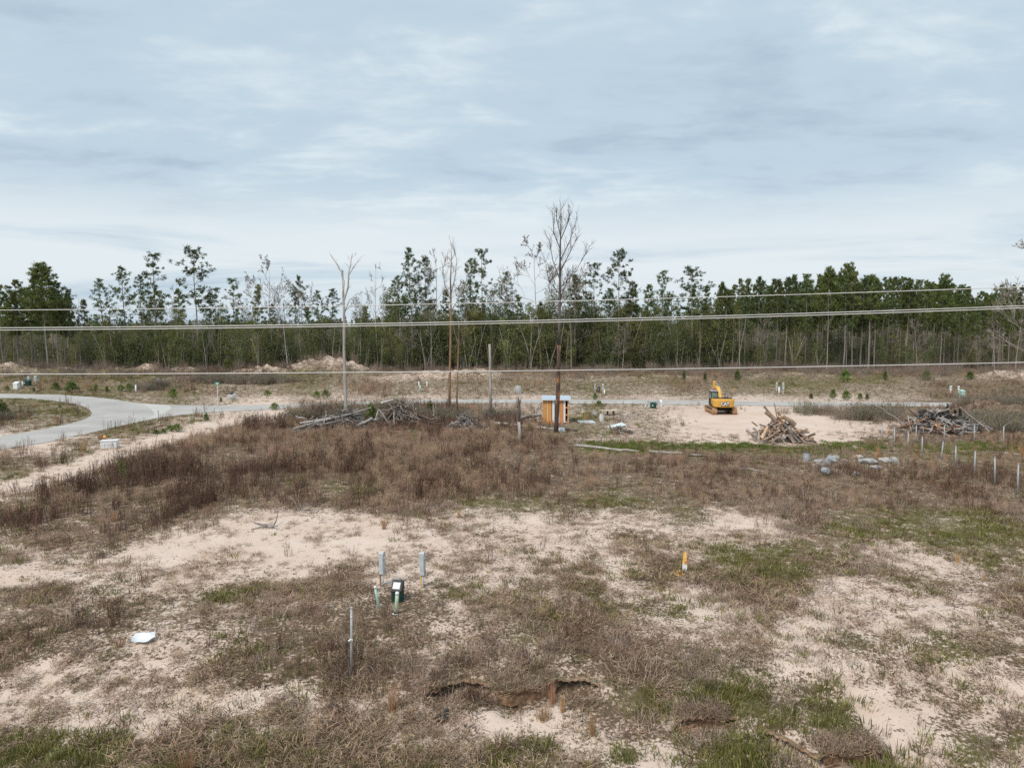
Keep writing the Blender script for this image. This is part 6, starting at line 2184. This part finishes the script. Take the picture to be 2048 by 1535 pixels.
# ------------------------------------------------------------------ ground cover
protos('dead_tuft', [blades(i, 16, .10, .05, .15, .012, M['dead_low'], .8) for i in (1, 2)] +
       [mat_litter(i, 46, .26, .014, M['dead_low']) for i in (3, 4, 5)])
protos('green_tuft', [blades(10 + i, 26, .15, .07, .20, .013, M['grass_green'], .7) for i in range(4)])
protos('bright_tuft', [blades(20 + i, 30, .20, .08, .22, .02, M['grass_bright'], .7) for i in range(3)])
protos('dead_weed', [weed(30 + i, 9, .26, .35, .95, M['weed_dark'], 9, .0085) for i in range(5)])
protos('tan_grass', [weed(40 + i, 15, .24, .35, .75, M['grass_tan'], 8, .0045, 16) for i in range(4)])
protos('orange_grass', [blades(50 + i, 42, .14, .35, .95, .012, M['grass_orange'], .22, .15) for i in range(3)])
protos('gray_tangle', [blades(60 + i, 34, .26, .10, .42, .011, M['tangle_gray'], 1.1, .8) for i in range(4)])

grow_cover('dead_grass_litter', 'dead_tuft', 1, [(13, 20, 64), (20, 30, 48), (30, 45, 24), (45, 70, 6)],
           'low dead grass and litter lying on the sand', .8, 1.5)
grow_cover('green_grass', 'green_tuft', 2, [(13, 20, 46), (20, 32, 30), (32, 50, 16), (50, 95, 7), (95, 140, 7.0)],
           'short olive green grass tufts on the lot', .8, 1.5)
p_far = grow_cover('dead_weeds', 'dead_weed', 3, [(13, 24, 16), (24, 36, 12), (36, 50, 10), (50, 92, 7), (100, 150, 2.4)],
                   'tall dark brown dead weeds standing across the lot', .65, 1.25, .08, cap=1.0, near=([14, 30, 42], [.45, .6, 1.0]), wide=True)
grow_cover('tan_grass', 'tan_grass', 4, [(13, 36, 3.5), (36, 50, 9), (50, 92, 7.5), (100, 156, 6.0)],
           'pinkish tan dry bunch grass among the weeds', .7, 1.25, .10, near=([14, 30, 42], [.5, .65, 1.0]), wide=True)
gp = sample([(54, 75, 9)])
gpx, gpy = to_px(gp[:, 0], gp[:, 1], 0.0)
gk = (gpx > 1165) & (gpx < 1770) & (rng.random(len(gp)) < 1.2 * np.exp(-((gpy - (894 - .006 * (gpx - 1200)) + 14 * fbm(gp[:, 0] * .5, gp[:, 1] * .5, 5, 2)) / 6.5) ** 2))
gk |= (gpx > 1920) & (gpy > 884) & (gpy < 900) & (rng.random(len(gp)) < .5)
gp = keep_off(gp[gk])
scatter('bright_grass', 'bright_tuft', np.column_stack([gp, H(gp[:, 0], gp[:, 1])]), np.column_stack([np.zeros((len(gp), 2)), rng.uniform(0, 6, len(gp))]),
        rng.uniform(.8, 1.6, len(gp))[:, None] * np.ones((1, 3)), rng.integers(0, 3, len(gp)), 'bright green grass strip in front of the sand pad')
grow_cover('orange_grass', 'orange_grass', 5, [(13, 50, .8), (50, 92, 2.2), (100, 150, .9)],
           'rusty orange broom grass clumps', .5, .9, .10)
def clod(seed):
    r = random.Random(seed); bm = bmesh.new(); bmesh.ops.create_icosphere(bm, subdivisions=1, radius=.03)
    for v in bm.verts:
        v.co *= r.uniform(.6, 1.35); v.co.z *= .7
    me = bpy.data.meshes.new('clod'); bm.to_mesh(me); bm.free(); me.materials.append(M['clod'])
    return me


fr_ = np.array(FRINGE)
for nm_, ky_, lo_, hi_, lb_ in (('bank_fringe_grass', 'gray_tangle', .5, .95, 'dry grass fringe hanging over the raw earth banks'), ('bank_fringe_litter', 'dead_tuft', .8, 1.4, 'dead litter on the lips of the raw earth banks')):
    fp = fr_[rng.random(len(fr_)) < .5]
    scatter(nm_, ky_, fp, np.column_stack([rng.normal(0, .25, (len(fp), 2)), rng.uniform(0, 6, len(fp))]), rng.uniform(lo_, hi_, len(fp))[:, None] * np.ones((1, 3)),
            rng.integers(0, PROTO_COL[ky_][1], len(fp)), lb_)
protos('clod', [clod(i) for i in range(5)])
cp = keep_off(sample([(13, 20, 26), (20, 32, 14), (32, 45, 4)]))
cp = cp[rng.random(len(cp)) < np.clip(.25 + 2.2 * fbm(cp[:, 0] * .8, cp[:, 1] * .8, 640, 3), .03, 1)]
cs_ = np.exp(rng.normal(-.25, .5, len(cp)))
scatter('soil_clods', 'clod', np.column_stack([cp, H(cp[:, 0], cp[:, 1]) + .005]), rng.uniform(0, 6, (len(cp), 3)), cs_[:, None] * np.ones((1, 3)), rng.integers(0, 5, len(cp)), 'small clods and pebbles on the bare soil')
grow_cover('gray_tangle', 'gray_tangle', 6, [(13, 24, 13), (24, 40, 9), (40, 60, 4)],
           'matted grey dead grass tangles', .7, 1.35, .15)
